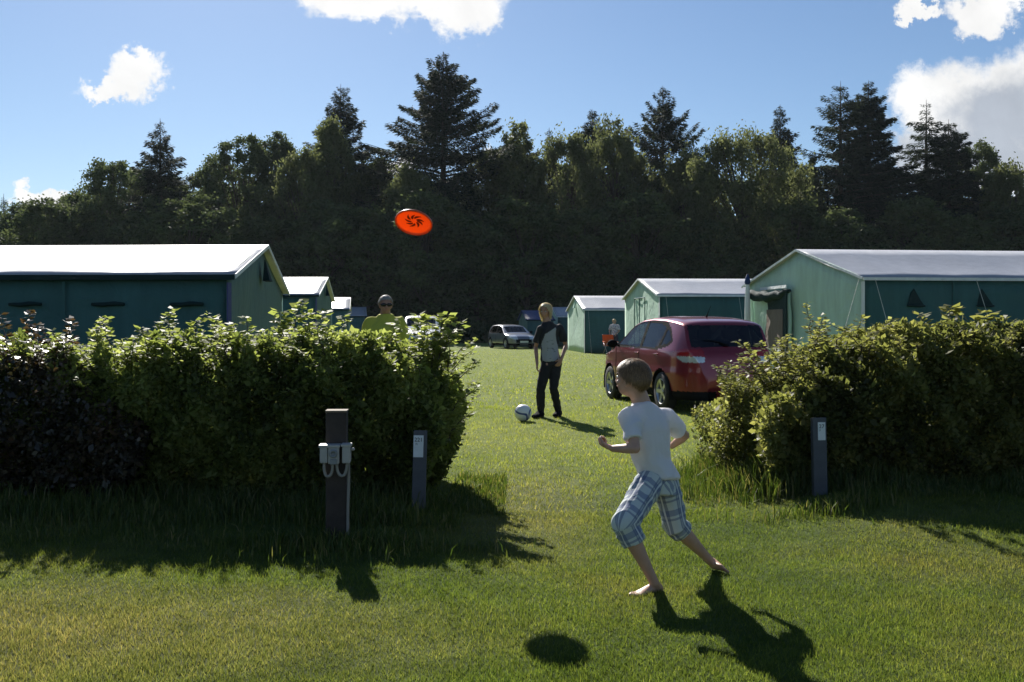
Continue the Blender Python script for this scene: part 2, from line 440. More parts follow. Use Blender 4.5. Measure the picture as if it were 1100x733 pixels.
def broadleaf(seed, H, Rm, base=.06, nclump=110, per=80, weep=0., leaf=.30, top=.55, ragged=.28):
    """a trunk with limbs and a crown of leaf clumps; weep stretches the clumps downwards (birch)"""
    g = np.random.default_rng(seed)
    bm = bmesh.new()
    lean = g.normal(0, .25, 2)
    add_tube(bm, [(0, 0, -.3), (lean[0] * .3, lean[1] * .3, H * .3), (lean[0], lean[1], H * .7), (lean[0] * 1.2, lean[1] * 1.2, H * .93)], [H * .018 + .06, H * .013 + .03, H * .007 + .02, .02], 8)
    Vs, Fs, Ts, o = [], [], [], 0
    nl = 9
    lob = [(g.uniform(0, 6.28), g.uniform(.2, .95), g.uniform(.10, .35)) for _ in range(nl)]
    cl = []
    while len(cl) < nclump:
        tz = g.random() ** .85; az = g.random() * 6.283
        prof = (max(0.0, 1 - ((tz - .45) / .57) ** 2) ** .5) if tz > .45 else .72 + .28 * math.sin(math.pi / 2 * tz / .45)
        prof = max(prof, .08)
        k = 1.0
        for (la, lt, lr) in lob:
            da = math.atan2(math.sin(az - la), math.cos(az - la))
            k += ragged * 1.5 * math.exp(-(da / .6) ** 2 - ((tz - lt) / .16) ** 2) - ragged * .13
        r = Rm * prof * k * (.45 + .58 * g.random() ** .5)
        cl.append((math.cos(az) * r + lean[0] * tz, math.sin(az) * r + lean[1] * tz, H * (base + (1 - base) * tz) - .3 + abs(g.normal(0, .045)) * H * max(0, tz - .6) * 2, tz))
    for i, (x, y, z, tz) in enumerate(cl):
        n = int(per * g.uniform(.5, 1.4)); rc = g.uniform(.45, 1.0) * (.55 + Rm * .11) * (1 - .35 * tz)
        p = np.stack([x + g.normal(0, rc * .55, n), y + g.normal(0, rc * .55, n), z + g.normal(0, rc * (.42 + .5 * weep), n)], -1)
        p[:, 2] = np.maximum(p[:, 2], .15)
        d = unit(g.normal(0, 1, (n, 3)) + np.array([0, 0, -.3 - 1.6 * weep])[None])
        s = unit(np.cross(d, g.normal(0, 1, (n, 3))))
        l = g.uniform(.6, 1.3, n) * leaf
        V, F = cards(p, d, s, l * (1 + .4 * weep), l * (.40 - .12 * weep))
        Vs.append(V); Fs.append(F + o); o += len(V)
        Ts.append(np.clip(g.normal(.30 + .4 * g.random(), .13, n), 0, 1))
        if i % 3 == 0:
            q0 = Vector((lean[0] * .5, lean[1] * .5, max(.5, z * .62 - .5))); q2 = Vector((x, y, z)); q1 = (q0 + q2) / 2 + Vector((0, 0, -.15 * rc))
            add_tube(bm, [q0, q1, q2], [H * .004 + .03, H * .0025 + .02, .012], 4, cap=False)
    me = mesh_fast('crown', np.concatenate(Vs), np.concatenate(Fs)); attr(me, 'tint', np.concatenate(Ts), 'FACE')
    tm = bpy.data.meshes.new('trunk'); bm.to_mesh(tm); bm.free()
    return tm, me

M_SPR = leaf_mat('spruce_needles', [(0, (.018, .028, .018)), (.5, (.032, .046, .025)), (1, (.055, .070, .034))], .8, .2, 1.3, .08)
M_DRK = leaf_mat('oak_leaves', [(0, (.044, .062, .028)), (.5, (.076, .098, .040)), (1, (.115, .135, .052))], .75, .38, 1.4, .12, .85)
M_PAL = leaf_mat('birch_leaves', [(0, (.060, .072, .030)), (.5, (.100, .114, .046)), (1, (.15, .16, .072))], .75, .48, 1.6, .12, .85)

def tree(name, meshes, px, d, s=1.0, rz=0.0, label='', cat='tree', group='', leaf=None, sxy=1.0):
    x = (px - CX) / F_PX * d
    e = empty(name, (x, d, gzf(x, d) - .02), rz, label, cat, group)
    e.scale = (s * sxy, s * sxy, s)
    for nm, me, mt in (('trunk', meshes[0], BARK), ('crown', meshes[1], leaf)):
        if len(me.materials) == 0: me.materials.append(mt)
        o = bpy.data.objects.new(nm, me); COL.objects.link(o); o.parent = e
        if nm == 'trunk' and not me.polygons[0].use_smooth: me.polygons.foreach_set('use_smooth', np.ones(len(me.polygons), bool))
    return e
def th(py, d): return CAM_H + (HY - py) / F_PX * d

GC, GB, GP = 'conifers along the edge of the wood', 'dark broadleaf trees along the edge of the wood', 'pale green birches along the edge of the wood'
# (name, pixel of the top, depth, half width in px, builder options, label)
CON = [
 (172, 127, 94, 50, dict(seed=1, dens=1.1, droop=.16, gap=.12, shape=.72, el0=-2), 'layered spruce rising above the roof of the long left tent'),
 (366, 90, 99, 48, dict(seed=2, dens=1.2, droop=.12, gap=.16, shape=.62, el0=4), 'spruce with open layered top just left of the tallest tree'),
 (476, 55, 95, 80, dict(seed=3, dens=1.35, droop=.16, gap=.06, shape=.60, el0=2, step=.62, tip=.14, arms=((.62, 3.1, 8.2), (.60, 3.3, 7.5), (.45, .2, 6.5))), 'tallest conifer, with broad ragged boughs, above the flying disc'),
 (590, 137, 102, 24, dict(seed=4, dens=1.3, droop=.2, gap=.03, shape=.8), 'small pointed conifer top peeping over pale birches, mid wood'),
 (636, 117, 98, 42, dict(seed=5, dens=1.5, droop=.2, gap=.02, shape=.62), 'dense blunt conifer standing over the boy\'s head side of the wood'),
 (712, 92, 97, 58, dict(seed=6, dens=1.05, droop=.06, gap=.2, shape=.66, el0=8, tip=.2, step=.7, arms=((.62, 2.9, 6.0), (.50, 0.1, 5.0))), 'sparse larch-like conifer with long upswept arms, above the red car'),
 (838, 112, 98, 34, dict(seed=7, dens=1.3, droop=.16, gap=.04, shape=.62, el0=4), 'tidy layered conifer rising directly behind the large birch'),
 (903, 87, 93, 52, dict(seed=8, dens=.62, droop=.22, gap=.24, shape=.50, el0=-4), 'tall see-through spruce, left one of the tall pair over the right tent'),
 (933, 86, 95, 58, dict(seed=9, dens=1.7, droop=.22, gap=.02, shape=.66), 'tall dense black-green spruce, right one of the tall pair over the right tent'),
 (995, 107, 95, 42, dict(seed=10, dens=.7, step=.75, droop=.18, gap=.10, shape=.60), 'slim spruce standing out against the big white cloud'),
 (1019, 128, 93, 54, dict(seed=11, dens=1.4, droop=.2, gap=.04, shape=.62), 'broader spruce in front of the big cloud, right of a slim one'),
 (4, 208, 100, 20, dict(seed=12, dens=1.2, shape=.8), 'small spiky conifer top at the far left end of the wood'),
 (-50, 130, 97, 50, dict(seed=13, dens=1.1), 'conifer beyond the left end of the view'),
]
for px, py, d, hw, kw, lb in CON:
    H = th(py, d); tree('conifer_tree', conifer(H=H, Rm=1.95 * hw / F_PX * d, **kw), px, d, 1, 0, lb, 'tree', GC, M_SPR)

BRD = [  # broadleaf: px, py top, depth, half width px, pale?, label
 (30, 222, 92, 40, 0, 'low dark tree at the left end of the wood, under a small cloud'),
 (78, 212, 93, 36, 0, 'rounded dark tree right of the small low cloud on the left'),
 (118, 178, 92, 44, 0, 'dark bushy tree leaning on the left side of the layered spruce'),
 (222, 180, 95, 36, 0, 'dark tree filling the gap right of the layered left spruce'),
 (258, 148, 93, 48, 0, 'broad round-topped dark tree over the gable of the long left tent'),
 (300, 155, 97, 38, 0, 'uneven dark tree right of the broad round-topped one'),
 (328, 168, 89, 40, 1, 'yellow-green birch over the second tent on the left'),
 (356, 132, 92, 26, 1, 'slim pale birch in front of the open layered spruce'),
 (400, 172, 97, 40, 0, 'dark tree between the layered spruce and the tallest conifer'),
 (437, 188, 88, 42, 1, 'pale birch just left of and above the flying disc'),
 (530, 165, 95, 40, 1, 'birch at the right foot of the tallest conifer, by a cloud'),
 (560, 148, 93, 36, 1, 'pale loose-topped birch left of the small pointed conifer'),
 (612, 150, 91, 46, 1, 'full pale birch in front of the small pointed conifer'),
 (662, 146, 92, 44, 1, 'pale birch in front of the dense blunt conifer'),
 (690, 165, 96, 36, 0, 'dark tree hiding the lower trunk of the larch-like conifer'),
 (738, 170, 91, 36, 1, 'smaller pale birch right of the larch-like conifer'),
 (800, 146, 88, 66, 1, 'largest birch, wide and pale olive, left of the tidy layered conifer'),
 (868, 178, 92, 24, 1, 'thin see-through birch between the tidy conifer and tall spruces'),
 (1052, 160, 95, 42, 0, 'round dark tree right of the broader spruce, below the cloud'),
 (1088, 186, 89, 42, 1, 'olive birch at the right edge of the picture'),
]
for i, (px, py, d, hw, pale, lb) in enumerate(BRD):
    H = .985 * th(py, d); Rm = 1.22 * hw / F_PX * d
    if pale: ms = broadleaf(40 + i, H, Rm, nclump=int(60 + 11 * Rm * H ** .5), per=130, weep=.75, leaf=.24, top=.62, ragged=.34)
    else: ms = broadleaf(40 + i, H, Rm, nclump=int(60 + 11 * Rm * H ** .5), per=170, weep=0, leaf=.22, top=.66)
    tree('birch_tree' if pale else 'broadleaf_tree', ms, px, d, 1, 0, lb, 'tree', GP if pale else GB, M_PAL if pale else M_DRK)

# the darker lower trees in front of and behind them: three shapes, copied
lowm = [broadleaf(90 + k, 11.0, 3.9, base=.02, nclump=170, per=160, leaf=.22, top=.8) for k in range(3)]
LOW = [(-30, 88, 'low dark tree by the left edge, lowest in the front row'), (55, 86, 'low dark tree behind the left half of the long left roof'),
       (140, 87, 'low dark tree under the layered left spruce'), (205, 86, 'low dark tree behind the ridge of the long left tent'),
       (285, 85, 'low dark tree rising from the peak of the long left tent'), (345, 86, 'low dark tree behind the second left tent roof'),
       (398, 84, 'low dark tree above the man in the yellow shirt'), (455, 85, 'low dark tree directly below the flying disc'),
       (512, 86, 'low dark tree behind the silver car'), (568, 84, 'low dark tree above the teenager\'s head'),
       (625, 85, 'low dark tree behind the middle right tent'), (690, 86, 'low dark tree above the ridge of the right tent with a laced door'),
       (765, 85, 'low dark tree under the largest birch'), (850, 86, 'low dark tree over the peak of the nearest right tent'),
       (915, 85, 'low dark tree under the tall pair of spruces'), (975, 86, 'low dark tree under the slim spruce by the cloud'),
       (1035, 85, 'low dark tree over the right roof, below the round dark tree'), (1100, 86, 'low dark tree at the right picture edge'), (1165, 88, 'low dark tree beyond the right picture edge')]
for i, (px, d, lb) in enumerate(LOW):
    k = i % 3; s = (.92, 1.05, .98, 1.1)[i % 4]
    tree('broadleaf_tree', lowm[k], px, d, s, i * 1.7, lb, 'tree', 'low dark trees in front of the wood', M_DRK, 1.35)
backm = [broadleaf(96, 14.5, 4.6, base=.02, nclump=170, per=85, leaf=.38, top=.75), broadleaf(97, 15.0, 4.2, base=.02, nclump=170, per=85, leaf=.38, top=.7)]
for i in range(17):
    px = -60 + i * 76
    s = (.80 if px < 60 else 1.13 if px < 980 else 1.05) * (1 + .06 * math.sin(i * 2.3))
    tree('broadleaf_tree', backm[i % 2], px, 108 + 2 * math.sin(i * 1.9), s, i * 2.1, 'dark tree of the closed rear row of the wood, seen only through gaps', 'tree', 'rear row of the wood', M_DRK, 1.3)
# undergrowth at the foot of the wood
g = np.random.default_rng(77); n = 42000
x = g.uniform(-62, 62, n); y = g.uniform(80, 84, n) + 2.5 * np.sin(x * .21); z = g.random(n) ** 1.4 * (1.6 + .9 * np.sin(x * .9) * np.sin(x * .37 + 1))
z = np.maximum(z, .03)
d = unit(g.normal(0, 1, (n, 3))); s = unit(np.cross(d, g.normal(0, 1, (n, 3)))); l = g.uniform(.25, .5, n)
V, F = cards(np.stack([x, y, z], -1), d, s, l, l * .4)
me = mesh_fast('undergrowth', V, F); attr(me, 'tint', np.clip(g.normal(.3, .2, n), 0, 1), 'FACE')
tag(link('undergrowth', me, M_DRK), 'dark undergrowth along the foot of the wood', 'undergrowth', kind='stuff')

# ------------------------------------------------------------------ hedges
def wobble(x, y, s): return math.sin(x * 1.7 + s) * .5 + math.sin(x * 4.1 + y * 2.3 + s * 2) * .3 + math.sin(x * 9.3 - y * 5 + s) * .2

def hedge(name, x0, x1, y0, y1, topf, n, mat, seed, label, leaf=(.024, .046), shoots=(), bulge=.18, nst=60, endround=.45, cat='hedge', inner=.35):
    """leaves fill a lumpy bank; more of them lie near the surface than inside"""
    g = np.random.default_rng(seed)
    root = empty(name, ((x0 + x1) / 2, (y0 + y1) / 2, gzf((x0 + x1) / 2, (y0 + y1) / 2)), 0, label, cat)
    org = np.array(root.location)
    P_, T_ = [], []
    tot = 0
    wave = lambda x, y: .5 * np.sin(x * 1.9 + seed) + .3 * np.sin(x * 4.3 + 1.7 * y + seed * 2) + .2 * np.sin(x * 9.1 - y * 3.3)
    while tot < n:
        m = n
        x = g.uniform(x0 - .2, x1 + .2, m); yv = g.uniform(y0 - .3, y1 + .3, m); zt = g.random(m)
        top = topf(x) + .09 * wave(x, yv) + .06 * np.sin(x * 14 + yv * 9) * np.sin(x * 5.3 + 1) + .04 * np.sin(x * 31 + yv * 17)
        zz = zt * top * 1.03
        hrel = np.clip(zz / top, 0, 1.1)
        # the side profile: a little tucked in at the foot, rounded at the shoulder
        inset = .16 * (1 - hrel) ** 3 + .30 * np.clip((hrel - .72) / .28, 0, 1.2) ** 2.2 - bulge * np.sin(np.pi * np.clip(hrel, 0, 1)) * .5
        lump = .11 * wave(x * 1.1 + 3, zz * 3) + .05 * np.sin(x * 13 + zz * 11)
        dy = np.minimum(yv - (y0 + inset + lump), (y1 - inset - lump) - yv)
        dx = np.minimum(x - (x0 + inset * 1.2 + .12 * wave(yv * 2, zz * 2.5)), (x1 - inset * 1.2 - .12 * wave(yv * 2 + 1, zz * 2.5)) - x)
        dz = (top - zz)
        dep = np.minimum(np.minimum(dx, dy), dz)
        keep = (dep > -.015) & (g.random(m) < np.maximum(np.exp(-np.maximum(dep, 0) / .13), .05)) & (g.random(m) < .55 + .45 * (np.sin(x * 21 + zz * 17) * np.sin(zz * 23 - x * 8) > -.35))
        P_.append(np.stack([x, yv, zz + gz(x, yv)], -1)[keep]); tot += keep.sum()
    p = np.concatenate(P_)[:n]
    d = unit(g.normal(0, 1, (n, 3)) + np.array([0, -.25, .25])[None]); s = unit(np.cross(d, g.normal(0, .6, (n, 3)) + np.array([0, 0, .8])[None]))
    l = np.clip(np.exp(g.normal(math.log((leaf[0] + leaf[1]) / 2), .38, n)), .014, .085)
    V, F = cards(p, d, s, l, l * .32)
    cl_ = .13 * np.sin(p[:, 0] * 3 + p[:, 2] * 4) + .13 * np.sin(p[:, 0] * 9.7 - p[:, 2] * 7 + p[:, 1] * 3) + .10 * np.sin(p[:, 0] * 23 + p[:, 2] * 19)
    tint = np.clip(g.normal(.45, .17, n) + cl_, 0, 1)
    Vs, Fs, Ts, o = [V], [F], [tint], len(V)
    bm = bmesh.new()
    for k in range(nst):
        bx, by = g.uniform(x0 + .15, x1 - .15), g.uniform(y0 + .25, y1 - .25); hz = float(topf(np.array([bx]))[0]) * g.uniform(.6, .95)
        gr = gzf(bx, by)
        q = [Vector((bx, by, gr - .05))]
        for j in range(1, 4): q.append(q[-1] + Vector((g.normal(0, .09), g.normal(0, .09), hz / 3)))
        add_tube(bm, [v - Vector(org) for v in q], [.013, .010, .007, .003], 5, cap=False)
    for sh_ in shoots:
        sx, sy, zb, zt_, lean, big = sh_[:6]; ly = sh_[6] if len(sh_) > 6 else 0.
        gr = gzf(sx, sy); hgt = zt_ - zb; nn = 7
        pts = [Vector((sx + lean * (k / nn) ** 1.6 * hgt + g.normal(0, .008), sy + ly * (k / nn) ** 1.3 * hgt + g.normal(0, .01), zb + gr * 0 + hgt * k / nn)) for k in range(nn + 1)]
        add_tube(bm, [v - Vector(org) for v in pts], [.006 * (1 - .75 * k / nn) for k in range(nn + 1)], 5, cap=False)
        m = int(20 + 55 * hgt / .3)
        kk = g.random(m); bp_ = np.array([np.array(pts[min(int(q * nn), nn - 1)]) * (1 - (q * nn) % 1) + np.array(pts[min(int(q * nn) + 1, nn)]) * ((q * nn) % 1) for q in kk])
        a = g.random(m) * 6.28; dd = unit(np.stack([np.cos(a), np.sin(a), g.uniform(-.3, .5, m)], -1)); ss = unit(np.cross(dd, g.normal(0, .35, (m, 3)) + np.array([0, 0, 1.0])[None]))
        ll = g.uniform(.035, .075, m) * big
        V, F = cards(bp_ + dd * (.012 * big), dd, ss, ll, ll * .34)
        Vs.append(V); Fs.append(F + o); o += len(V); Ts.append(np.clip(g.normal(.75, .15, m), 0, 1))
    me = mesh_fast('foliage', np.concatenate(Vs) - org[None], np.concatenate(Fs)); attr(me, 'tint', np.concatenate(Ts), 'FACE')
    link('foliage', me, mat, root)
    bm_obj('branches', bm, BARK, root, True)
    return root

M_HG = leaf_mat('hedge_leaves', [(0, (.036, .046, .014)), (.35, (.090, .115, .030)), (.65, (.150, .180, .050)), (1, (.25, .275, .10))], .55, .58, 2.1, .3, .7)
M_HR = leaf_mat('mixed_hedge_leaves', [(0, (.038, .042, .016)), (.35, (.090, .102, .032)), (.65, (.155, .162, .050)), (.90, (.19, .185, .065)), (1, (.25, .26, .11))], .55, .56, 2.0, .3, .7)
M_RED = leaf_mat('purple_leaves', [(0, (.020, .020, .015)), (.5, (.048, .040, .026)), (.8, (.090, .052, .032)), (1, (.12, .09, .045))], .32, .32, 1.4, .6)
rs = np.random.default_rng(21)
SH = [(-1.72, 7.85, 1.20, 1.58, .15, 1.15), (-1.80, 7.9, 1.2, 1.50, -.2, 1.1), (-2.82, 8.0, 1.2, 1.52, .25, 1.2), (-.62, 7.9, 1.12, 1.50, .3, 1.25), (-.55, 7.8, 1.1, 1.42, .5, 1.2), (-.70, 8.0, 1.1, 1.48, -.15, 1.2), (-2.2, 7.9, 1.2, 1.40, 0, 1.), (-2.45, 7.7, 1.2, 1.42, .1, 1.), (-3.3, 7.9, 1.15, 1.45, .2, 1.), (-.95, 7.8, 1.2, 1.42, .2, 1.)]
SH += [(x_, 7.5 + .9 * rs.random(), 1.02, 1.22 + .15 * rs.random() ** 2, rs.normal(0, .3), .9) for x_ in np.linspace(-4.6, -.5, 60)]
SH += [(-.42 - .25 * rs.random(), 7.4 + 1.2 * rs.random(), .4 + .7 * q, .62 + .7 * q, .9, .9) for q in rs.random(14)]
SH += [(x_, 7.35 + .6 * rs.random(), 1.0, 1.30 + .17 * rs.random(), rs.normal(0, .3), .95) for x_ in np.r_[np.linspace(-2.0, -1.36, 9), np.linspace(-.78, -.58, 5), np.linspace(-3.0, -2.2, 6)]]
SH += [(-5.2 + 4.6 * rs.random(), 7.34 + .08 * rs.random(), zz_, zz_ + .10 + .14 * rs.random(), rs.normal(0, .5), .75, -.5 - .8 * rs.random()) for zz_ in .45 + .72 * rs.random(110)]
SH += [(x_, 7.5 + .8 * rs.random(), 1.0, 1.34 + .16 * rs.random(), rs.normal(0, .25), 1.0) for x_ in (-2.62, -2.36, -2.05, -1.93, -1.62, -1.5, -1.36, -.74, -.66)]
hedge('hedge', -5.6, -.57, 7.25, 8.9, lambda x: 1.10 + .05 * np.sin(x * 2.2) - .04 * sstep(-2.6, -3.6, x), 250000, M_HG, 3, 'clipped green hedge on the left, behind the socket post and small marker', shoots=SH, nst=90)
SHR = [(-3.78 + .42 * rs.random(), 7.35 + .3 * rs.random(), .95, 1.22 + .28 * rs.random(), rs.normal(0, .2), .9) for _ in range(8)]
hedge('shrub', -4.6, -2.75, 7.05, 7.75, lambda x: .90 + .06 * np.sin(x * 3) - .12 * sstep(-3.3, -2.8, x), 26000, M_RED, 9, 'dark reddish-brown shrub growing into the left end of the hedge', shoots=SHR, nst=26, cat='shrub')
SH2 = [(3.72, 8.5, 1.2, 1.56, .1, 1.5), (3.95, 8.4, 1.2, 1.50, .2, 1.5), (3.55, 8.5, 1.2, 1.48, -.2, 1.4), (4.15, 8.4, 1.2, 1.46, .1, 1.2), (4.45, 8.3, 1.25, 1.60, .1, 1.5), (4.6, 8.4, 1.2, 1.55, .2, 1.4), (2.55, 8.5, 1.2, 1.58, -.1, .7), (2.62, 8.5, 1.2, 1.48, .1, .8), (2.9, 8.4, 1.2, 1.46, .2, 1.), (3.2, 8.4, 1.2, 1.44, 0, 1.)]
SH2 += [(x_, 8.2 + .8 * rs.random(), 1.04, 1.26 + .15 * rs.random() ** 2, rs.normal(0, .3), .9) for x_ in np.linspace(2.2, 5.6, 50)]
SH2 += [(2.15 + .3 * rs.random(), 8.1 + .8 * rs.random(), .35 + .7 * q, .60 + .7 * q, -.8, .9) for q in rs.random(16)]
SH2 += [(2.2 + 4.2 * rs.random(), 7.84 + .08 * rs.random(), zz_, zz_ + .10 + .14 * rs.random(), rs.normal(0, .5), .75, -.5 - .8 * rs.random()) for zz_ in .45 + .78 * rs.random(100)]
hedge('hedge', 2.12, 6.6, 7.75, 9.5, lambda x: 1.16 + .06 * np.sin(x * 2.0 + 1) - .22 * sstep(3.0, 2.1, x), 235000, M_HR, 6, 'mixed olive hedge on the right, in front of the nearest right tent', shoots=SH2, nst=90)
SH3 = [(1.84 + .36 * rs.random(), 8.6 + .5 * rs.random(), .5, .85 + .22 * rs.random(), rs.normal(-.2, .3), .8) for _ in range(16)]
hedge('shrub', 1.80, 2.3, 8.5, 9.3, lambda x: .86 + .08 * np.sin(x * 6), 9000, M_HR, 12, 'small bushy shrub at the left end of the right hedge, by the red car', shoots=SH3, nst=14, leaf=(.022, .042), cat='shrub')
# ------------------------------------------------------------------ frame tents
def canvas(name, col, rough=.75, trans=.1, spec=.3, streak=.12, bump=.5):
    """coated cloth with seams' worth of weathering streaks and soft wrinkles"""
    m, t, out = new_mat(name)
    tc = t.n('ShaderNodeTexCoord')
    mp = t.n('ShaderNodeMapping'); t.l.new(tc.outputs['Object'], mp.inputs[0]); mp.inputs['Scale'].default_value = (3, 3, .6)
    nz = t.n('ShaderNodeTexNoise', i_Scale=1.6, i_Detail=7.0, i_Roughness=.6); t.l.new(mp.outputs[0], nz.inputs['Vector'])
    c = t.ramp(nz.outputs[0], [(.3, tuple(x * (1 - streak) for x in col)), (.7, tuple(min(1, x * (1 + streak)) for x in col))])
    p = t.n('ShaderNodeBsdfPrincipled', i_Base_Color=c, i_Roughness=rough); p.inputs['Specular IOR Level'].default_value = spec
    nb = t.n('ShaderNodeTexNoise', i_Scale=5.0, i_Detail=4.0, i_Distortion=.8); t.l.new(tc.outputs['Object'], nb.inputs['Vector'])
    bp = t.n('ShaderNodeBump', i_Strength=bump, i_Distance=.06, i_Height=nb.outputs[0]); t.l.new(bp.outputs[0], p.inputs['Normal'])
    tr = t.n('ShaderNodeBsdfTranslucent', i_Color=c)
    mx = t.n('ShaderNodeMixShader', i_0=trans); t.l.new(p.outputs[0], mx.inputs[1]); t.l.new(tr.outputs[0], mx.inputs[2])
    t.l.new(mx.outputs[0], out.inputs[0])
    return m
C_ROOF = canvas('white_roof_cloth', (.33, .34, .37), .42, .04, .50, .10, .10)
C_SIDE = canvas('dark_teal_cloth', (.045, .118, .122), .7, .03, .2)
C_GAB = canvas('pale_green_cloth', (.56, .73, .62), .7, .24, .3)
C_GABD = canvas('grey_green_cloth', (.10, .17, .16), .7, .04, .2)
C_TRIM = canvas('white_webbing', (.72, .74, .76), .6, .1)
C_BLUE = canvas('blue_webbing', (.05, .06, .20), .6, .05)
C_DARK = canvas('dark_mesh_cloth', (.012, .030, .032), .8, .0, .2)
C_NAVY = canvas('navy_cloth', (.020, .045, .14), .6, .05, .3)
C_BROWN = canvas('dusky_inner_cloth', (.20, .15, .13), .8, .1)
ROPE = simple('rope', (.5, .5, .45), .8)
STEEL = simple('steel_tube', (.45, .45, .46), .35, 1.0)

def sheet(name, o, ex, ey, nx, ny, mat, parent, thick=.012, amp=.02, seed=0, edge=None, sag=0.):
    """a cloth panel: origin o, edge vectors ex and ey, wrinkled a little, with thickness; edge(u) scales ey"""
    ex, ey = np.array(ex, float), np.array(ey, float); nrm = np.cross(ex, ey); nrm /= np.linalg.norm(nrm)
    U, Vv = np.meshgrid(np.linspace(0, 1, nx + 1), np.linspace(0, 1, ny + 1), indexing='ij')
    h = np.ones_like(U) if edge is None else edge(U)
    lu, lv = np.linalg.norm(ex), np.linalg.norm(ey)
    wob = np.array([noise.noise(Vector((a * lu * .8 + seed * 7.1, b * lv * 1.3, seed))) + .5 * noise.noise(Vector((a * lu * 2.5, b * lv * 2.0 + seed * 3, seed + 4))) for a, b in zip(U.ravel(), Vv.ravel())]).reshape(U.shape)
    ins = np.minimum(np.minimum(U, 1 - U) * 12, 1) * np.minimum(np.minimum(Vv, 1 - Vv) * 8, 1)
    Pn = np.array(o)[None, None] + U[..., None] * ex + (Vv * h)[..., None] * ey + (wob * amp * ins)[..., None] * nrm
    if sag: Pn[..., 2] -= sag * (4 * Vv * (1 - Vv)) * (.5 + .5 * np.abs(np.cos(U * lu * math.pi / 2.2)))
    n1 = (nx + 1) * (ny + 1); A = Pn.reshape(-1, 3); B = (Pn - nrm * thick).reshape(-1, 3)
    I, J = np.meshgrid(np.arange(nx), np.arange(ny), indexing='ij'); q = (I * (ny + 1) + J).ravel()
    Fa = np.stack([q, q + ny + 1, q + ny + 2, q + 1], -1); Fb = Fa[:, ::-1] + n1
    ring = [i * (ny + 1) for i in range(nx)] + [nx * (ny + 1) + j for j in range(ny)] + [i * (ny + 1) + ny for i in range(nx, 0, -1)] + [j for j in range(ny, 0, -1)]
    Fr = np.array([[ring[k], ring[(k + 1) % len(ring)], ring[(k + 1) % len(ring)] + n1, ring[k] + n1] for k in range(len(ring))])[:, ::-1]
    return link(name, mesh_fast(name, np.concatenate([A, B]), np.concatenate([Fa, Fb, Fr])), mat, parent, True)

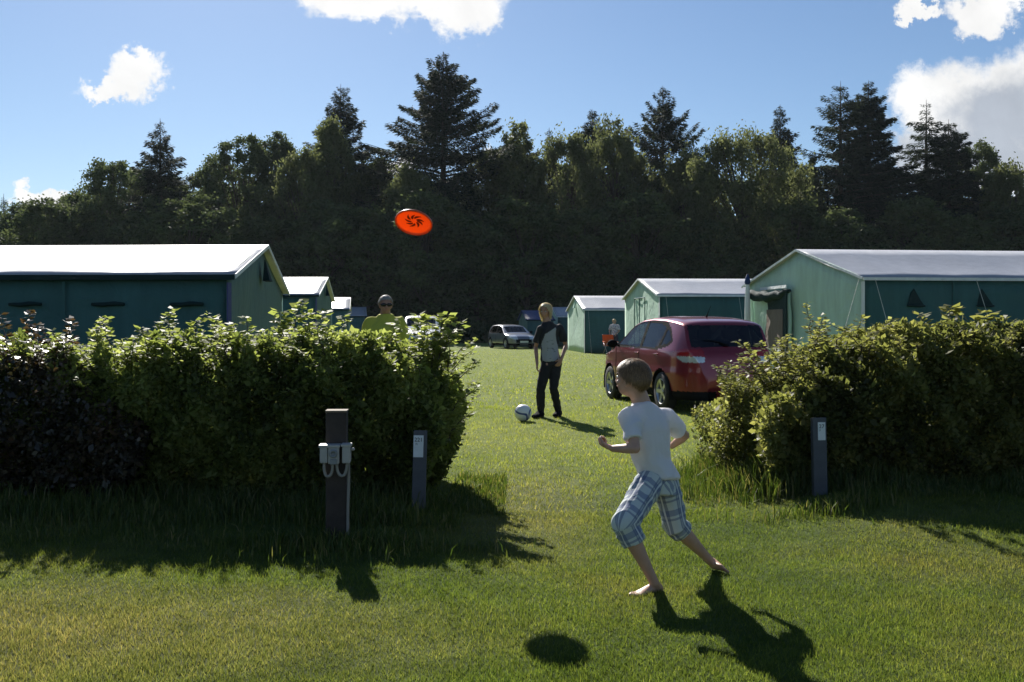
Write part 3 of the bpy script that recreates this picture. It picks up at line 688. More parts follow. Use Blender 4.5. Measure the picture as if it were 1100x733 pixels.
def tent(N, Fc, a, L, e, r, label, gab, corner, windows=(), door=None, vent=True, ropes=True, seed=1, det=1, side=None, roof=None, gname='frame tents of the camp', trim=None, wz=.80, wh=.12):
    """N near eave corner and Fc far eave corner of the end wall (ground x, y); a runs along the ridge away from that end"""
    side = side or C_SIDE; roof = roof or C_ROOF; trim = trim or C_TRIM
    N = np.array(N, float); Fc = np.array(Fc, float); a = np.array(a, float); a /= np.linalg.norm(a)
    wv_ = Fc - N; W = np.linalg.norm(wv_); wv_ /= W
    root = empty('frame_tent', (N[0], N[1], gzf(*N)), 0, label, 'tent', gname)
    A = np.array([a[0], a[1], 0]); Wv = np.array([wv_[0], wv_[1], 0]); Z = np.array([0, 0, 1.0])
    nx = max(6, int(L * 5 * det)); ny = max(4, int(7 * det))
    sgn = 1 if np.cross(A, Z) @ Wv < 0 else -1           # outward normal of the near wall is -Wv
    def both(nm, o, ex, ey, *ar, **k):
        if sgn < 0: o, ex = o + ex, -ex
        return sheet(nm, o, ex, ey, *ar, **k)
    both('side_wall', np.zeros(3), A * L, Z * e, nx, ny, side, root, amp=.06, seed=seed)
    both('side_wall', Wv * W + A * L, -A * L, Z * e, nx, ny, side, root, amp=.03, seed=seed + 1)
    gh = lambda U: 1 + (r - e) / e * (1 - np.abs(2 * U - 1))
    ng = max(8, int(16 * det)) // 2 * 2
    both('end_wall', Wv * W, -Wv * W, Z * e, ng, ny + 2, gab, root, amp=.06, seed=seed + 2, edge=gh)
    both('end_wall', A * L, Wv * W, Z * e, ng, ny + 2, gab, root, amp=.03, seed=seed + 3, edge=gh)
    ov = .10; sl = np.array([*(wv_ * W / 2), r - e]); sln = sl / np.linalg.norm(sl)
    o1 = -A * ov + Z * (e + .03) - sln * ov; o2 = Wv * W - A * ov + Z * (e + .03) - (Wv * W - 0 * Z - sl * 0) * 0
    both('roof', o1, A * (L + 2 * ov), sl + sln * ov, nx, 6, roof, root, .02, amp=.03, seed=seed + 5, sag=.06)
    sl2 = np.array([*(-wv_ * W / 2), r - e]); s2n = sl2 / np.linalg.norm(sl2)
    both('roof', Wv * W + A * (L + ov) + Z * (e + .03) - s2n * ov, -A * (L + 2 * ov), sl2 + s2n * ov, nx, 6, roof, root, .02, amp=.018, seed=seed + 6, sag=.03)
    # edge webbing on the slopes of the gable, eave valance, corner strip
    bm = bmesh.new()
    for s_, st in ((sl, -sln * ov), (sl2, Wv * W - s2n * ov)):
        p0 = np.array(st) + Z * (e + .025) - A * (ov + .006); p1 = p0 + s_ + (sln if s_ is sl else s2n) * ov
        for k in range(8):
            q0 = p0 + (p1 - p0) * k / 8; q1 = p0 + (p1 - p0) * (k + 1) / 8
            vs = [bm.verts.new(q) for q in (q0 - Z * .045, q1 - Z * .045, q1 + Z * .008, q0 + Z * .008)]
            vb = [bm.verts.new(Vector(q.co) - Vector(A) * .012) for q in vs]
            bm.faces.new(vs); bm.faces.new(vb[::-1])
            for j in range(4): bm.faces.new((vs[j], vb[j], vb[(j + 1) % 4], vs[(j + 1) % 4]))
    bm_obj('gable_trim', bm, trim, root)
    bm = bmesh.new(); yaw = Matrix.Rotation(math.atan2(a[1], a[0]), 3, 'Z')
    add_box(bm, A * (L / 2) - Wv * (ov + .012) + Z * (e - .005 - (r - e) * ov / (W / 2)), (L + 2 * ov, .012, .06), yaw)
    bm_obj('valance', bm, trim if gab is C_GAB else C_DARK, root)
    if corner is not None:
        bm = bmesh.new(); add_box(bm, -A * .018 + Wv * .03 + Z * (e / 2 - .03), (.012, .14, e - .1), yaw); bm_obj('corner_strip', bm, corner, root)
    if det >= 1:
        for s_ in np.arange(1.9, L, 1.9):                  # welded seams of the wall panels
            bm = bmesh.new(); add_box(bm, A * s_ - Wv * .050 + Z * (e / 2 - .02), (.035, .010, e - .1), yaw); bm_obj('wall_seam', bm, side, root)
    for k, s_ in enumerate(windows):                      # rolled window blinds with a gusset above
        bm = bmesh.new(); c = A * s_ - Wv * .055 + Z * (e * wz)
        add_tube(bm, [c - A * .19, c - A * .07 + Z * .008, c + A * .07 - Z * .006, c + A * .19], [.018, .026, .024, .018], 8)
        bm_obj('window_blind', bm, C_DARK, root, True)
        bm = bmesh.new()
        q = [c - A * .17 + Wv * .018 + Z * .02, c + A * .17 + Wv * .018 + Z * .02, c + A * .10 + Wv * .025 + Z * wh * .35, c - A * (.04 + .03 * (k % 2)) + Wv * .025 + Z * wh, c - A * .11 + Wv * .025 + Z * wh * .75]
        vs = [bm.verts.new(v) for v in q]; vb = [bm.verts.new(Vector(v) - Vector(Wv) * .012) for v in q]
        bm.faces.new(vs); bm.faces.new(vb[::-1])
        for j in range(5): bm.faces.new((vs[j], vb[j], vb[(j + 1) % 5], vs[(j + 1) % 5]))
        bm_obj('window', bm, C_DARK, root)
    if vent:
        bm = bmesh.new(); c = Wv * W / 2 + Z * (e + (r - e) * .30) - A * .05
        for (du, dz0, dz1) in ((0, -.10, .22),):
            q = [c - Wv * .20 + Z * dz0, c + Wv * .20 + Z * dz0, c + Z * dz1]; vs = [bm.verts.new(v) for v in q]; vb = [bm.verts.new(Vector(v) - Vector(A) * (.10 if i < 2 else .012)) for i, v in enumerate(q)]
            bm.faces.new(vs); bm.faces.new(vb[::-1])
            for j in range(3): bm.faces.new((vs[j], vb[j], vb[(j + 1) % 3], vs[(j + 1) % 3]))
        bm_obj('vent_flap', bm, C_DARK if gab is C_GABD else gab, root)
    if door == 'laced':
        c0, c1 = W * .36, W * .66
        bm = bmesh.new(); hd = e * .98
        for q0, q1 in (((c0, 0), (c0, hd)), ((c1, 0), (c1, hd)), ((c0, hd), (c1, hd)), (((c0 + c1) / 2, 0), ((c0 + c1) / 2, hd))):
            add_tube(bm, [Wv * q0[0] + Z * (q0[1] + .02) - A * .04, Wv * q1[0] + Z * (q1[1] + .02) - A * .04], .016, 6)
        bm_obj('door_zip', bm, C_SIDE, root)
    if door == 'open':
        c0, c1 = W * .55, W * .93; hd = e * .92; wd = c1 - c0; A3 = -A
        bm = bmesh.new(); add_box(bm, Wv * (c0 + c1) / 2 + A3 * .035 + Z * hd / 2, (.03, wd, hd), yaw); bm_obj('door_opening', bm, C_DARK, root)
        bm = bmesh.new(); add_box(bm, Wv * (c0 + c1) / 2 + A3 * .058 + Z * (hd * .58), (.012, wd * .78, hd * .46), yaw); bm_obj('inner_curtain', bm, C_BROWN, root)
        bm = bmesh.new(); add_box(bm, Wv * (c0 + c1) / 2 + A3 * .064 + Z * (hd * .20), (.012, wd * .70, hd * .40), yaw); bm_obj('mesh_screen', bm, C_TRIM, root)
        for s_ in (c0 + .05, c1 - .05):
            bm = bmesh.new()
            pts = [Wv * (s_ + .025 * math.sin(k * 1.1)) + A3 * (.10 + .012 * math.sin(k * 1.9)) + Z * (hd * (1 - k / 9)) for k in range(9)]
            add_tube(bm, pts, [.03, .05, .06, .055, .05, .045, .05, .06, .055], 9); bm_obj('door_curtain', bm, C_GAB, root, True)
        bm = bmesh.new()
        pts = [Wv * (c0 - .06 + (wd + .12) * k / 10) + A3 * (.15 + .02 * math.sin(k * 1.7)) + Z * (hd + .0 - .11 * math.sin(math.pi * k / 10) + .03 * math.sin(k * 2.3)) for k in range(11)]
        add_tube(bm, pts, [.04, .07, .09, .11, .10, .12, .13, .12, .13, .10, .05], 10); bm_obj('rolled_door', bm, C_DARK, root, True)
        bm = bmesh.new(); add_box(bm, Wv * (c0 + c1) / 2 + A3 * .10 + Z * (hd + .10), (.02, wd + .3, .07), yaw); bm_obj('door_header', bm, C_TRIM, root)
    if ropes:
        for k in range(int(L // 2.2) + 1):
            s_ = .15 + k * 2.2
            bm = bmesh.new(); p0 = A * s_ - Wv * .12 + Z * (e - .05); p1 = A * s_ - Wv * 1.15 + Z * .02
            add_tube(bm, [p0, (p0 + p1) / 2 - Z * .03, p1], .006, 4); bm_obj('guy_rope', bm, ROPE, root)
        bm = bmesh.new(); p0 = -A * .12 + Z * (e - .02); add_tube(bm, [p0, -A * 1.0 - Wv * .3 + Z * .02], .006, 4); bm_obj('guy_rope', bm, ROPE, root)
    return root

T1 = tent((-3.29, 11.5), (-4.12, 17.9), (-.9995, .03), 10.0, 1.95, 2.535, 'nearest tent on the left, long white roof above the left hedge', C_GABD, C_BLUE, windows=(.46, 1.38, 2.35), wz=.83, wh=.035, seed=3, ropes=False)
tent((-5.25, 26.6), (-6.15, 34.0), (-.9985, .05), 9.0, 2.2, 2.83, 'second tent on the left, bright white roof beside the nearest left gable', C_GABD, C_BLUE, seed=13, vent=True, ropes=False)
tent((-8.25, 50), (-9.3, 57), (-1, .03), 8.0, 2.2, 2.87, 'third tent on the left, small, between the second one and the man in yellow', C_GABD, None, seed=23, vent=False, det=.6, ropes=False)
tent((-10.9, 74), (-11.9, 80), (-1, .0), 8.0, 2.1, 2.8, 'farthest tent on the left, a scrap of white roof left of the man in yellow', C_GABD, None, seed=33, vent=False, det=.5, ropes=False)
tent((7.3, 20.6), (5.98, 25.25), (.97, .10), 9.0, 2.40, 3.13, 'nearest tent on the right, pale green end wall with open door and rolled flap', C_GAB, C_TRIM, windows=(1.08, 2.6, 4.0), wz=.755, wh=.36, door='open', vent=False, seed=43)
tent((4.43, 29.8), (3.97, 35.0), (.998, .04), 9.0, 2.3, 2.88, 'second tent on the right, zipped pale end wall, behind the red car', C_GAB, C_TRIM, door='laced', seed=53, vent=False)
tent((3.66, 50.0), (3.15, 56.2), (.998, .05), 6.0, 2.2, 2.95, 'third tent on the right, pale leaning end wall, behind the orange chair', C_GAB, C_TRIM, seed=63, vent=True, det=.8)
tent((3.05, 66.0), (2.6, 70.0), (1, .02), 6.0, 2.0, 2.62, 'far tent showing only white roof between the teenager and third right tent', C_GAB, None, seed=73, vent=False, det=.5, ropes=False)
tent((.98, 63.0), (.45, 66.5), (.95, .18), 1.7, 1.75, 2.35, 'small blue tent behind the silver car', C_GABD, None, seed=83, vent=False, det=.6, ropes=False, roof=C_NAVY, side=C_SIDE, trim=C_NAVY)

# folded parasol standing by the nearest right tent
pr = P(803, 350, 24.6); pr = empty('folded_parasol', (pr.x, pr.y, gzf(pr.x, pr.y)), 0, 'folded parasol with dark blue tip beside the nearest right tent', 'parasol')
bm = bmesh.new(); add_tube(bm, [(0, 0, 0), (0, 0, 2.5)], .022, 8); bm_obj('pole', bm, STEEL, pr, True)
bm = bmesh.new(); add_lathe(bm, [(.03, 1.15), (.06, 1.2), (.075, 1.5), (.07, 1.9), (.05, 2.40)], 12); bm_obj('canopy', bm, C_TRIM, pr, True)
bm = bmesh.new(); add_lathe(bm, [(.052, 2.39), (.075, 2.44), (.06, 2.54), (.02, 2.64), (.0, 2.66)], 12); bm_obj('cap', bm, C_NAVY, pr, True)

# ------------------------------------------------------------------ posts
WOOD = simple('weathered_wood', (.040, .030, .025), .85, var=.35, scale=9, bump=.6, bscale=30)
PAINT = simple('dark_grey_paint', (.055, .062, .078), .55, var=.2, scale=12, bump=.1)
PLATE = simple('white_plate', (.62, .66, .68), .4, var=.08, scale=20)
BOXG = simple('pale_grey_plastic', (.34, .335, .32), .45, var=.06)
BOXD = simple('socket_grey', (.20, .21, .22), .5)
CABLE = simple('grey_cable', (.22, .21, .19), .5)
INK = simple('black_ink', (.02, .022, .025), .6)

x, y = -1.097, 6.24; z0 = gzf(x, y)
post = empty('socket_post', (x, y, z0 - .02), R(4), 'brown wooden post with grey power sockets in front of the left hedge', 'post')
bm = bmesh.new(); add_box(bm, (0, 0, .385), (.128, .115, .87)); bm_obj('post', bm, WOOD, post, bevel=.007)
bm = bmesh.new(); add_box(bm, (0, 0, .8255), (.134, .121, .012)); bm_obj('post_cap', bm, simple('cut_wood', (.16, .12, .085), .8, var=.3), post, bevel=.002)
def socket_box(name, cx, w_, h_, zc, face):
    bm = bmesh.new(); add_box(bm, (cx, -.105, zc), (w_, .085, h_)); o = bm_obj(name, bm, BOXG, post, bevel=.009)
    bm = bmesh.new(); add_box(bm, (cx, -.104, zc + h_ / 2 + .006), (w_ + .012, .10, .016)); bm_obj('hood', bm, BOXG, o, bevel=.004)
    if face:
        bm = bmesh.new(); M_ = Matrix.Translation((cx, -.152, zc + .014)) @ Matrix.Rotation(R(90), 4, 'X')
        add_lathe(bm, [(.024, -.004), (.026, .010), (.021, .016), (.015, .016), (.013, .004), (.0, .004)], 20, M_); bm_obj('socket', bm, BOXD, o, True)
        bm = bmesh.new(); add_box(bm, (cx, -.152, zc - .036), (.040, .016, .032)); bm_obj('socket_lid', bm, BOXD, o, bevel=.004)
    return o
socket_box('socket_box', -.066, .048, .098, .566, False)
socket_box('socket_box', -.006, .068, .104, .562, True)
sb = socket_box('socket_box', .070, .050, .104, .566, False)
bm = bmesh.new(); add_tube(bm, [(.094, -.11, .596), (.112, -.112, .598), (.118, -.112, .592)], [.010, .011, .007], 8); bm_obj('switch', bm, BOXG, sb, True)
def cable(pts):
    bm = bmesh.new(); q = [Vector(p) for p in pts]; out = []
    for i in range(len(q) - 1):
        p0, p1, p2, p3 = q[max(0, i - 1)], q[i], q[i + 1], q[min(len(q) - 1, i + 2)]
        for k in range(6):
            u_ = k / 6; out.append(.5 * ((2 * p1) + (p2 - p0) * u_ + (2 * p0 - 5 * p1 + 4 * p2 - p3) * u_ ** 2 + (3 * p1 - p0 - 3 * p2 + p3) * u_ ** 3))
    out.append(q[-1]); add_tube(bm, out, .0095, 7); bm_obj('cable', bm, CABLE, post, True)
cable([(-.066, -.105, .52), (-.066, -.108, .47), (-.054, -.112, .435), (-.032, -.112, .435), (-.018, -.11, .465), (-.015, -.108, .515)])
cable([(.010, -.105, .515), (.014, -.11, .47), (.032, -.114, .437), (.056, -.112, .440), (.070, -.108, .48), (.072, -.105, .52)])
cable([(.080, -.09, .52), (.080, -.075, .40), (.074, -.070, .2), (.074, -.07, -.02)])

def text_mesh(s, size, mat, parent, name, loc, rot):
    cu = bpy.data.curves.new(name, 'FONT'); cu.body = s; cu.size = size; cu.align_x = 'CENTER'; cu.align_y = 'CENTER'; cu.extrude = .0012
    o = bpy.data.objects.new(name, cu); COL.objects.link(o)
    me = bpy.data.meshes.new_from_object(o.evaluated_get(bpy.context.evaluated_depsgraph_get()))
    bpy.data.objects.remove(o); bpy.data.curves.remove(cu)
    o = link(name, me, mat, parent); o.location = loc; o.rotation_euler = rot
    return o

def marker(px, d, top, num, sub, rz, label, lean, plate_x, wd=.098, plw=.070, plh=.155):
    x = (px - CX) / F_PX * d; z = gzf(x, d); h = top - z
    r_ = empty('pitch_marker', (x, d, z), rz, label, 'post'); r_.rotation_euler = (0, lean, rz)
    bm = bmesh.new(); add_box(bm, (0, 0, h / 2 - .03), (wd, .085, h + .06))
    for v_ in bm.verts:
        if v_.co.z > 0 and v_.co.y > 0: v_.co.z -= .012
    bm_obj('post', bm, PAINT, r_, bevel=.006)
    bm = bmesh.new(); add_box(bm, (plate_x, -.0465, h - .035 - plh / 2), (plw, .005, plh)); pl = bm_obj('number_plate', bm, PLATE, r_, bevel=.0015)
    text_mesh(num, .040, INK, pl, 'number', (plate_x, -.0502, h - .035 - .032), (R(90), 0, 0))
    text_mesh(sub, .020, INK, pl, 'lettering', (plate_x - .012, -.0502, h - .035 - .062), (R(90), 0, 0))
marker(449.5, 7.08, .640, '221', 'Fr', R(6), 'short grey post numbered 221 at the right end of the left hedge', R(1.5), -.012)
marker(880.5, 7.5, .692, '27', 'F', R(-4), 'short grey numbered post standing against the right hedge', R(-1.0), .012, .10, .055, .135)

# ------------------------------------------------------------------ flying disc, ball
def disc_mat():
    m, t, out = new_mat('orange_plastic')
    p = t.n('ShaderNodeBsdfPrincipled', i_Base_Color=(.80, .19, .035, 1), i_Roughness=.35)
    tr = t.n('ShaderNodeBsdfTranslucent', i_Color=(.80, .20, .04, 1))
    mx = t.n('ShaderNodeMixShader', i_0=.62); t.l.new(p.outputs[0], mx.inputs[1]); t.l.new(tr.outputs[0], mx.inputs[2]); t.l.new(mx.outputs[0], out.inputs[0])
    return m
DISC = disc_mat(); DRED = simple('dark_red_print', (.22, .012, .004), .5)
dc = P(445, 237, 7.2)
fd = empty('flying_disc', dc, 0, 'orange flying disc in the air, with a dark red print', 'flying disc')
zax = Vector((.12, .56, .82)).normalized(); xax = Vector((1, 0, -.12)); xax = (xax - zax * xax.dot(zax)).normalized(); yax = zax.cross(xax)
fd.rotation_mode = 'QUATERNION'; fd.rotation_quaternion = Matrix((xax, yax, zax)).transposed().to_quaternion()
rd = .136
bm = bmesh.new()
rings = add_lathe(bm, [(.0001, .0), (rd * .5, -.001), (rd * .86, -.004), (rd * .95, -.009), (rd, -.018), (rd, -.028), (rd * .96, -.0285), (rd * .955, -.020), (rd * .90, -.009), (rd * .80, -.0055), (rd * .5, -.0035), (.0001, -.003)], 48)
disc = bm_obj('plate', bm, DISC, fd, True)
bm = bmesh.new()
bm2 = bmesh.new(); add_lathe(bm2, [(rd * 1.002, -.026), (rd * 1.012, -.020), (rd * 1.002, -.012), (rd * .975, -.0095)], 48); bm_obj('rim', bm2, simple('dull_orange_rim', (.55, .10, .03), .4), fd, True)
rnd = random.Random(4)
for k in range(9):                                         # a loose ring of brush-like strokes, printed on the underside
    a0 = k * 2 * math.pi / 9 + rnd.uniform(-.1, .1); r0, r1 = .020 + rnd.random() * .01, .064 + rnd.random() * .014
    pts = []
    for q in range(6):
        f = q / 5; rr = r0 + (r1 - r0) * f; aa = a0 + .55 * f ** 1.5
        pts.append((rr * math.cos(aa), rr * math.sin(aa), .010 * math.sin(math.pi * (.12 + .8 * f))))
    L_, R_ = [], []
    for q, (x_, y_, w_) in enumerate(pts):
        n_ = Vector((-y_, x_, 0)).normalized() * w_
        L_.append(bm.verts.new(Vector((x_, y_, -.0062)) + n_)); R_.append(bm.verts.new(Vector((x_, y_, -.0062)) - n_))
    for q in range(5): bm.faces.new((L_[q], L_[q + 1], R_[q + 1], R_[q]))
ex = bmesh.ops.extrude_face_region(bm, geom=bm.faces[:]); bmesh.ops.translate(bm, verts=[v_ for v_ in ex['geom'] if isinstance(v_, bmesh.types.BMVert)], vec=(0, 0, .002))
bm_obj('print', bm, DRED, fd)

m, t, out = new_mat('football_print')
tc = t.n('ShaderNodeTexCoord'); sp = t.n('ShaderNodeSeparateXYZ'); t.l.new(tc.outputs['Object'], sp.inputs[0])
def wavy(ax, bx, f, o_, wdt):
    q = t.math('ADD', ax, t.math('MULTIPLY', t.math('SINE', t.math('MULTIPLY', bx, f)), .028))
    return t.math('LESS_THAN', t.math('ABSOLUTE', t.math('SUBTRACT', q, o_)), wdt)
b1 = wavy(sp.outputs[2], sp.outputs[0], 34., -.030, .016); b2 = wavy(sp.outputs[0], sp.outputs[2], 30., .012, .013); b3 = wavy(sp.outputs[1], sp.outputs[2], 28., .05, .014)
fac = t.math('MAXIMUM', t.math('MAXIMUM', b1, b2), b3)
c = t.mix(fac, (.80, .80, .79), (.045, .075, .24))
vor = t.n('ShaderNodeTexVoronoi', feature='DISTANCE_TO_EDGE', i_Scale=13.0); t.l.new(tc.outputs['Object'], vor.inputs['Vector'])
bp = t.n('ShaderNodeBump', i_Strength=.5, i_Distance=.004, i_Height=t.math('MINIMUM', vor.outputs['Distance'], .05)); 
p = t.n('ShaderNodeBsdfPrincipled', i_Base_Color=c, i_Roughness=.4); t.l.new(bp.outputs[0], p.inputs['Normal']); t.l.new(p.outputs[0], out.inputs[0])
bp_ = P(562, 445, 14.2); bm = bmesh.new(); bmesh.ops.create_icosphere(bm, subdivisions=4, radius=.122)
o = bm_obj('football', bm, m, None, True); o.location = (bp_.x, bp_.y, gzf(bp_.x, bp_.y) + .121); o.rotation_euler = (.4, .5, .9)
tag(o, 'white football with blue swirls on the grass by the teenager\'s feet', 'ball')

# ------------------------------------------------------------------ camping chair
ORNG = cloth('orange_cloth', (.62, .12, .02), .75, .25)
cx_, cy_ = 4.70, 47.5
ch = empty('camping_chair', (cx_, cy_, gzf(cx_, cy_)), R(20), 'orange folding camping chair in front of the third right tent', 'chair')
bm = bmesh.new()
add_box(bm, (0, -.02, .43), (.56, .50, .03)); bm_obj('seat', bm, ORNG, ch, bevel=.01)
bm = bmesh.new(); add_box(bm, (0, .26, .70), (.58, .03, .50), Matrix.Rotation(R(-12), 3, 'X')); bm_obj('backrest', bm, ORNG, ch, bevel=.01)
for sx in (-1, 1):
    for q in (((.27 * sx, -.27, 0), (.27 * sx, .25, .62)), ((.27 * sx, .27, 0), (.27 * sx, -.25, .60))):
        bm = bmesh.new(); add_tube(bm, q, .014, 6); bm_obj('leg', bm, STEEL, ch, True)
    bm = bmesh.new(); add_tube(bm, [(.29 * sx, .26, .62), (.30 * sx, -.05, .615), (.29 * sx, -.28, .60)], [.018, .022, .018], 6); bm_obj('armrest', bm, ORNG, ch, True)
    bm = bmesh.new(); add_tube(bm, [(.27 * sx, .20, .40), (.27 * sx, .33, .97)], .013, 6); bm_obj('back_pole', bm, STEEL, ch, True)
# ------------------------------------------------------------------ cars
def paint(name, col, flake=.5, rough=.28):
    m, t, out = new_mat(name)
    p = t.n('ShaderNodeBsdfPrincipled', i_Base_Color=(*col, 1), i_Roughness=rough, i_Metallic=flake)
    p.inputs['Coat Weight'].default_value = .9; p.inputs['Coat Roughness'].default_value = .05
    tc = t.n('ShaderNodeTexCoord'); nz = t.n('ShaderNodeTexNoise', i_Scale=4.0, i_Detail=6.0); t.l.new(tc.outputs['Object'], nz.inputs['Vector'])
    t.l.new(t.ramp(nz.outputs[0], [(.35, tuple(c * .92 for c in col)), (.7, col)]), p.inputs['Base Color'])
    t.l.new(p.outputs[0], out.inputs[0]); return m
def glass(name, tint, fac):
    m, t, out = new_mat(name)
    tr = t.n('ShaderNodeBsdfTransparent', i_Color=(*tint, 1)); g_ = t.n('ShaderNodeBsdfGlossy', i_Color=(.9, .9, .95, 1), i_Roughness=.03)
    lw = t.n('ShaderNodeLayerWeight', i_Blend=.15)
    mx = t.n('ShaderNodeMixShader', i_0=t.math('ADD', t.math('MULTIPLY', lw.outputs['Fresnel'], .6), fac, clamp=True)); t.l.new(tr.outputs[0], mx.inputs[1]); t.l.new(g_.outputs[0], mx.inputs[2]); t.l.new(mx.outputs[0], out.inputs[0])
    return m
GLS = glass('car_glass', (.45, .50, .50), .04); GLD = glass('dark_car_glass', (.05, .06, .07), .05)
RUB = simple('rubber', (.014, .014, .015), .75, var=.2); BLK = simple('black_trim', (.010, .010, .011), .8, spec=.03); ALU = simple('alloy', (.55, .55, .56), .3, .9, var=.05)
LAMPR = simple('red_lens', (.35, .008, .012), .15, coat=.8); LAMPW = simple('clear_lens', (.62, .64, .66), .12, .3, coat=.8); SEATM = simple('seat_cloth', (.035, .035, .04), .9)
PLY = simple('yellow_plate', (.65, .48, .05), .5); PLW = simple('pale_plate', (.62, .62, .58), .5)

def car(name, pos, heading, label, pmat, L=4.32, Wd=1.79, Hh=1.50, prof=None, rear_clear=True, wheelr=.315, glass_rear=None):
    h = math.atan2(heading[1], heading[0])
    root = empty(name, (pos[0], pos[1], gzf(*pos)), h, label, 'car')
    prof = prof or [(-2.10, .24), (-2.155, .36), (-2.16, .55), (-2.125, .80), (-2.10, .93), (-2.03, 1.00), (-1.83, 1.36), (-1.80, 1.405), (-1.55, 1.445), (-1.1, 1.482), (-.5, 1.50), (.0, 1.475), (.33, 1.40), (1.02, 1.01), (1.10, .97), (1.55, .90), (1.95, .78), (2.08, .68), (2.14, .52), (2.15, .38), (2.09, .24)]
    prof = [(x * L / 4.32, z * Hh / 1.50) for x, z in prof]
    pts = np.array(prof); dd = np.r_[0, np.cumsum(np.hypot(*np.diff(pts, axis=0).T))]
    S = 300; s = np.linspace(0, dd[-1], S)
    xs = np.interp(s, dd, pts[:, 0]); zt = np.interp(s, dd, pts[:, 1])
    k = np.ones(7) / 7
    for _ in range(2):
        xs[3:-3] = np.convolve(xs, k, 'valid'); zt[3:-3] = np.convolve(zt, k, 'valid')
    hl = L / 2; belt = .98 * Hh / 1.5
    def wp(x): return Wd / 2 * np.clip(1 - np.abs(x / (hl * 1.012)) ** 7, .02, 1) ** .30 * (1 - .035 * np.clip(x / hl, 0, 1) ** 2)
    def g(z):
        zz = z * 1.5 / Hh
        lo = np.interp(zz, [.2, .26, .40, .62, .70, .86, .95, .98, 1.40, 1.5], [.90, .965, .99, 1.0, .988, .985, .972, .955, .775, .72])
        return lo
    zb = .21; ns, nc = 44, 22
    rows = []
    for x, z in zip(xs, zt):
        z = max(z, zb + .03); rc = min(.085, (z - zb) * .4); zc = z - rc
        zz = np.linspace(zb, zc, ns); w_ = wp(x) * g(zz)
        th_ = np.linspace(0, math.pi / 2, nc + 1)[1:]
        yc = w_[-1] * np.cos(th_) ** (2 / 3.0); zcr = zc + rc * np.sin(th_) ** (2 / 2.2)
        yy = np.r_[[0.0], w_, yc]; zz = np.r_[[zb], zz, zcr]
        rows.append(np.stack([np.full_like(yy, x), yy, zz], -1))
    A = np.array(rows); M = A.shape[1]
    Bm = A[:, 1:-1][:, ::-1] * np.array([1, -1, 1])
    A = np.concatenate([A, Bm], 1); K = A.shape[1]
    V = A.reshape(-1, 3); I, J = np.meshgrid(np.arange(S - 1), np.arange(K), indexing='ij')
    q = I * K + J; q2 = I * K + (J + 1) % K
    F = np.stack([q, q + K, q2 + K, q2], -1).reshape(-1, 4)[:, ::-1]
    Cn = V[F].mean(1); jj = J.ravel(); sideface = ((jj >= 1) & (jj <= ns)) | (jj >= K - ns)
    jm = np.minimum(jj, K - jj); top = jm > ns
    scx, scz = L / 4.32, Hh / 1.5
    X_, Z_ = Cn[:, 0] / scx, Cn[:, 2] / scz; Yn = np.abs(Cn[:, 1]) / (Wd / 2)
    def inpoly(poly):
        c_ = np.zeros(len(X_), bool); n = len(poly)
        for i in range(n):
            x1, z1 = poly[i]; x2, z2 = poly[(i + 1) % n]
            cond = ((z1 > Z_) != (z2 > Z_)) & (X_ < (x2 - x1) * (Z_ - z1) / (z2 - z1 + 1e-12) + x1)
            c_ ^= cond
        return c_
    w1 = inpoly([(.88, 1.0), (.40, 1.285), (.12, 1.375), (-.26, 1.40), (-.26, .985)]) & ~top
    w2 = inpoly([(-.36, .985), (-.36, 1.402), (-.80, 1.385), (-1.14, 1.345), (-1.22, 1.30), (-1.12, 1.0)]) & ~top
    w3 = inpoly([(-1.20, 1.02), (-1.29, 1.28), (-1.40, 1.25), (-1.55, 1.12), (-1.48, 1.06)]) & ~top
    trim = inpoly([(.98, .96), (.42, 1.325), (.10, 1.41), (-.5, 1.425), (-1.2, 1.40), (-1.42, 1.30), (-1.62, 1.10), (-1.52, 1.02), (-1.2, .965)]) & ~top & ~w1 & ~w2 & ~w3
    ws = top & (X_ > .36) & (X_ < 1.0) & (Z_ > 1.0) & (Yn < .70)
    wr = top & (X_ < -1.835) & (Z_ > 1.01) & (Z_ < 1.355) & (Yn < .70) | (top & (X_ < -1.80) & (Z_ > 1.03) & (Z_ < 1.345) & (Yn < .68))
    tl = inpoly([(-2.3, .78), (-2.3, .97), (-1.92, .985), (-1.70, .94), (-1.80, .86), (-1.95, .78)]) & (Yn > .50)
    tlr = tl & (Z_ < .87)
    hd = inpoly([(1.62, .80), (1.72, .86), (2.00, .765), (2.3, .62), (2.3, .56), (2.0, .60)]) & (Yn > .42)
    bump = (Z_ < .34) & ~(np.abs(Yn) < .3)
    grl = (X_ > 2.0) & (Z_ > .38) & (Z_ < .60) & (Yn < .55)
    wb = 1.31
    arch = np.zeros(len(X_), bool)
    for cxw in (-wb * scx, wb * scx): arch |= (np.hypot(Cn[:, 0] - cxw, Cn[:, 2] - wheelr) < wheelr + .055) & (Yn > .60)
    used = np.zeros(len(F), bool)
    def part(nm, mask, mat, push=0., sep=False):
        nonlocal used
        mask = mask & ~used & ~arch; used |= mask
        groups = [mask & (Cn[:, 1] > 0), mask & (Cn[:, 1] <= 0)] if sep else [mask]
        for mk in groups:
            if not mk.any(): continue
            f = F[mk]; ids, inv = np.unique(f, return_inverse=True); v_ = V[ids].copy()
            if push:
                d_ = v_ * np.array([.0, 1, 0]); d_ = np.where(np.abs(v_[:, 1:2]) > .05, np.sign(d_), 0); v_ -= d_ * push * np.array([0, 1, 0])
            link(nm, mesh_fast(nm, v_, inv.reshape(f.shape)), mat, root, True)
    gr = glass_rear or GLD
    part('side_window', w1, GLS, .006, True); part('side_window', w2, gr, .006, True); part('quarter_window', w3, gr, .006, True)
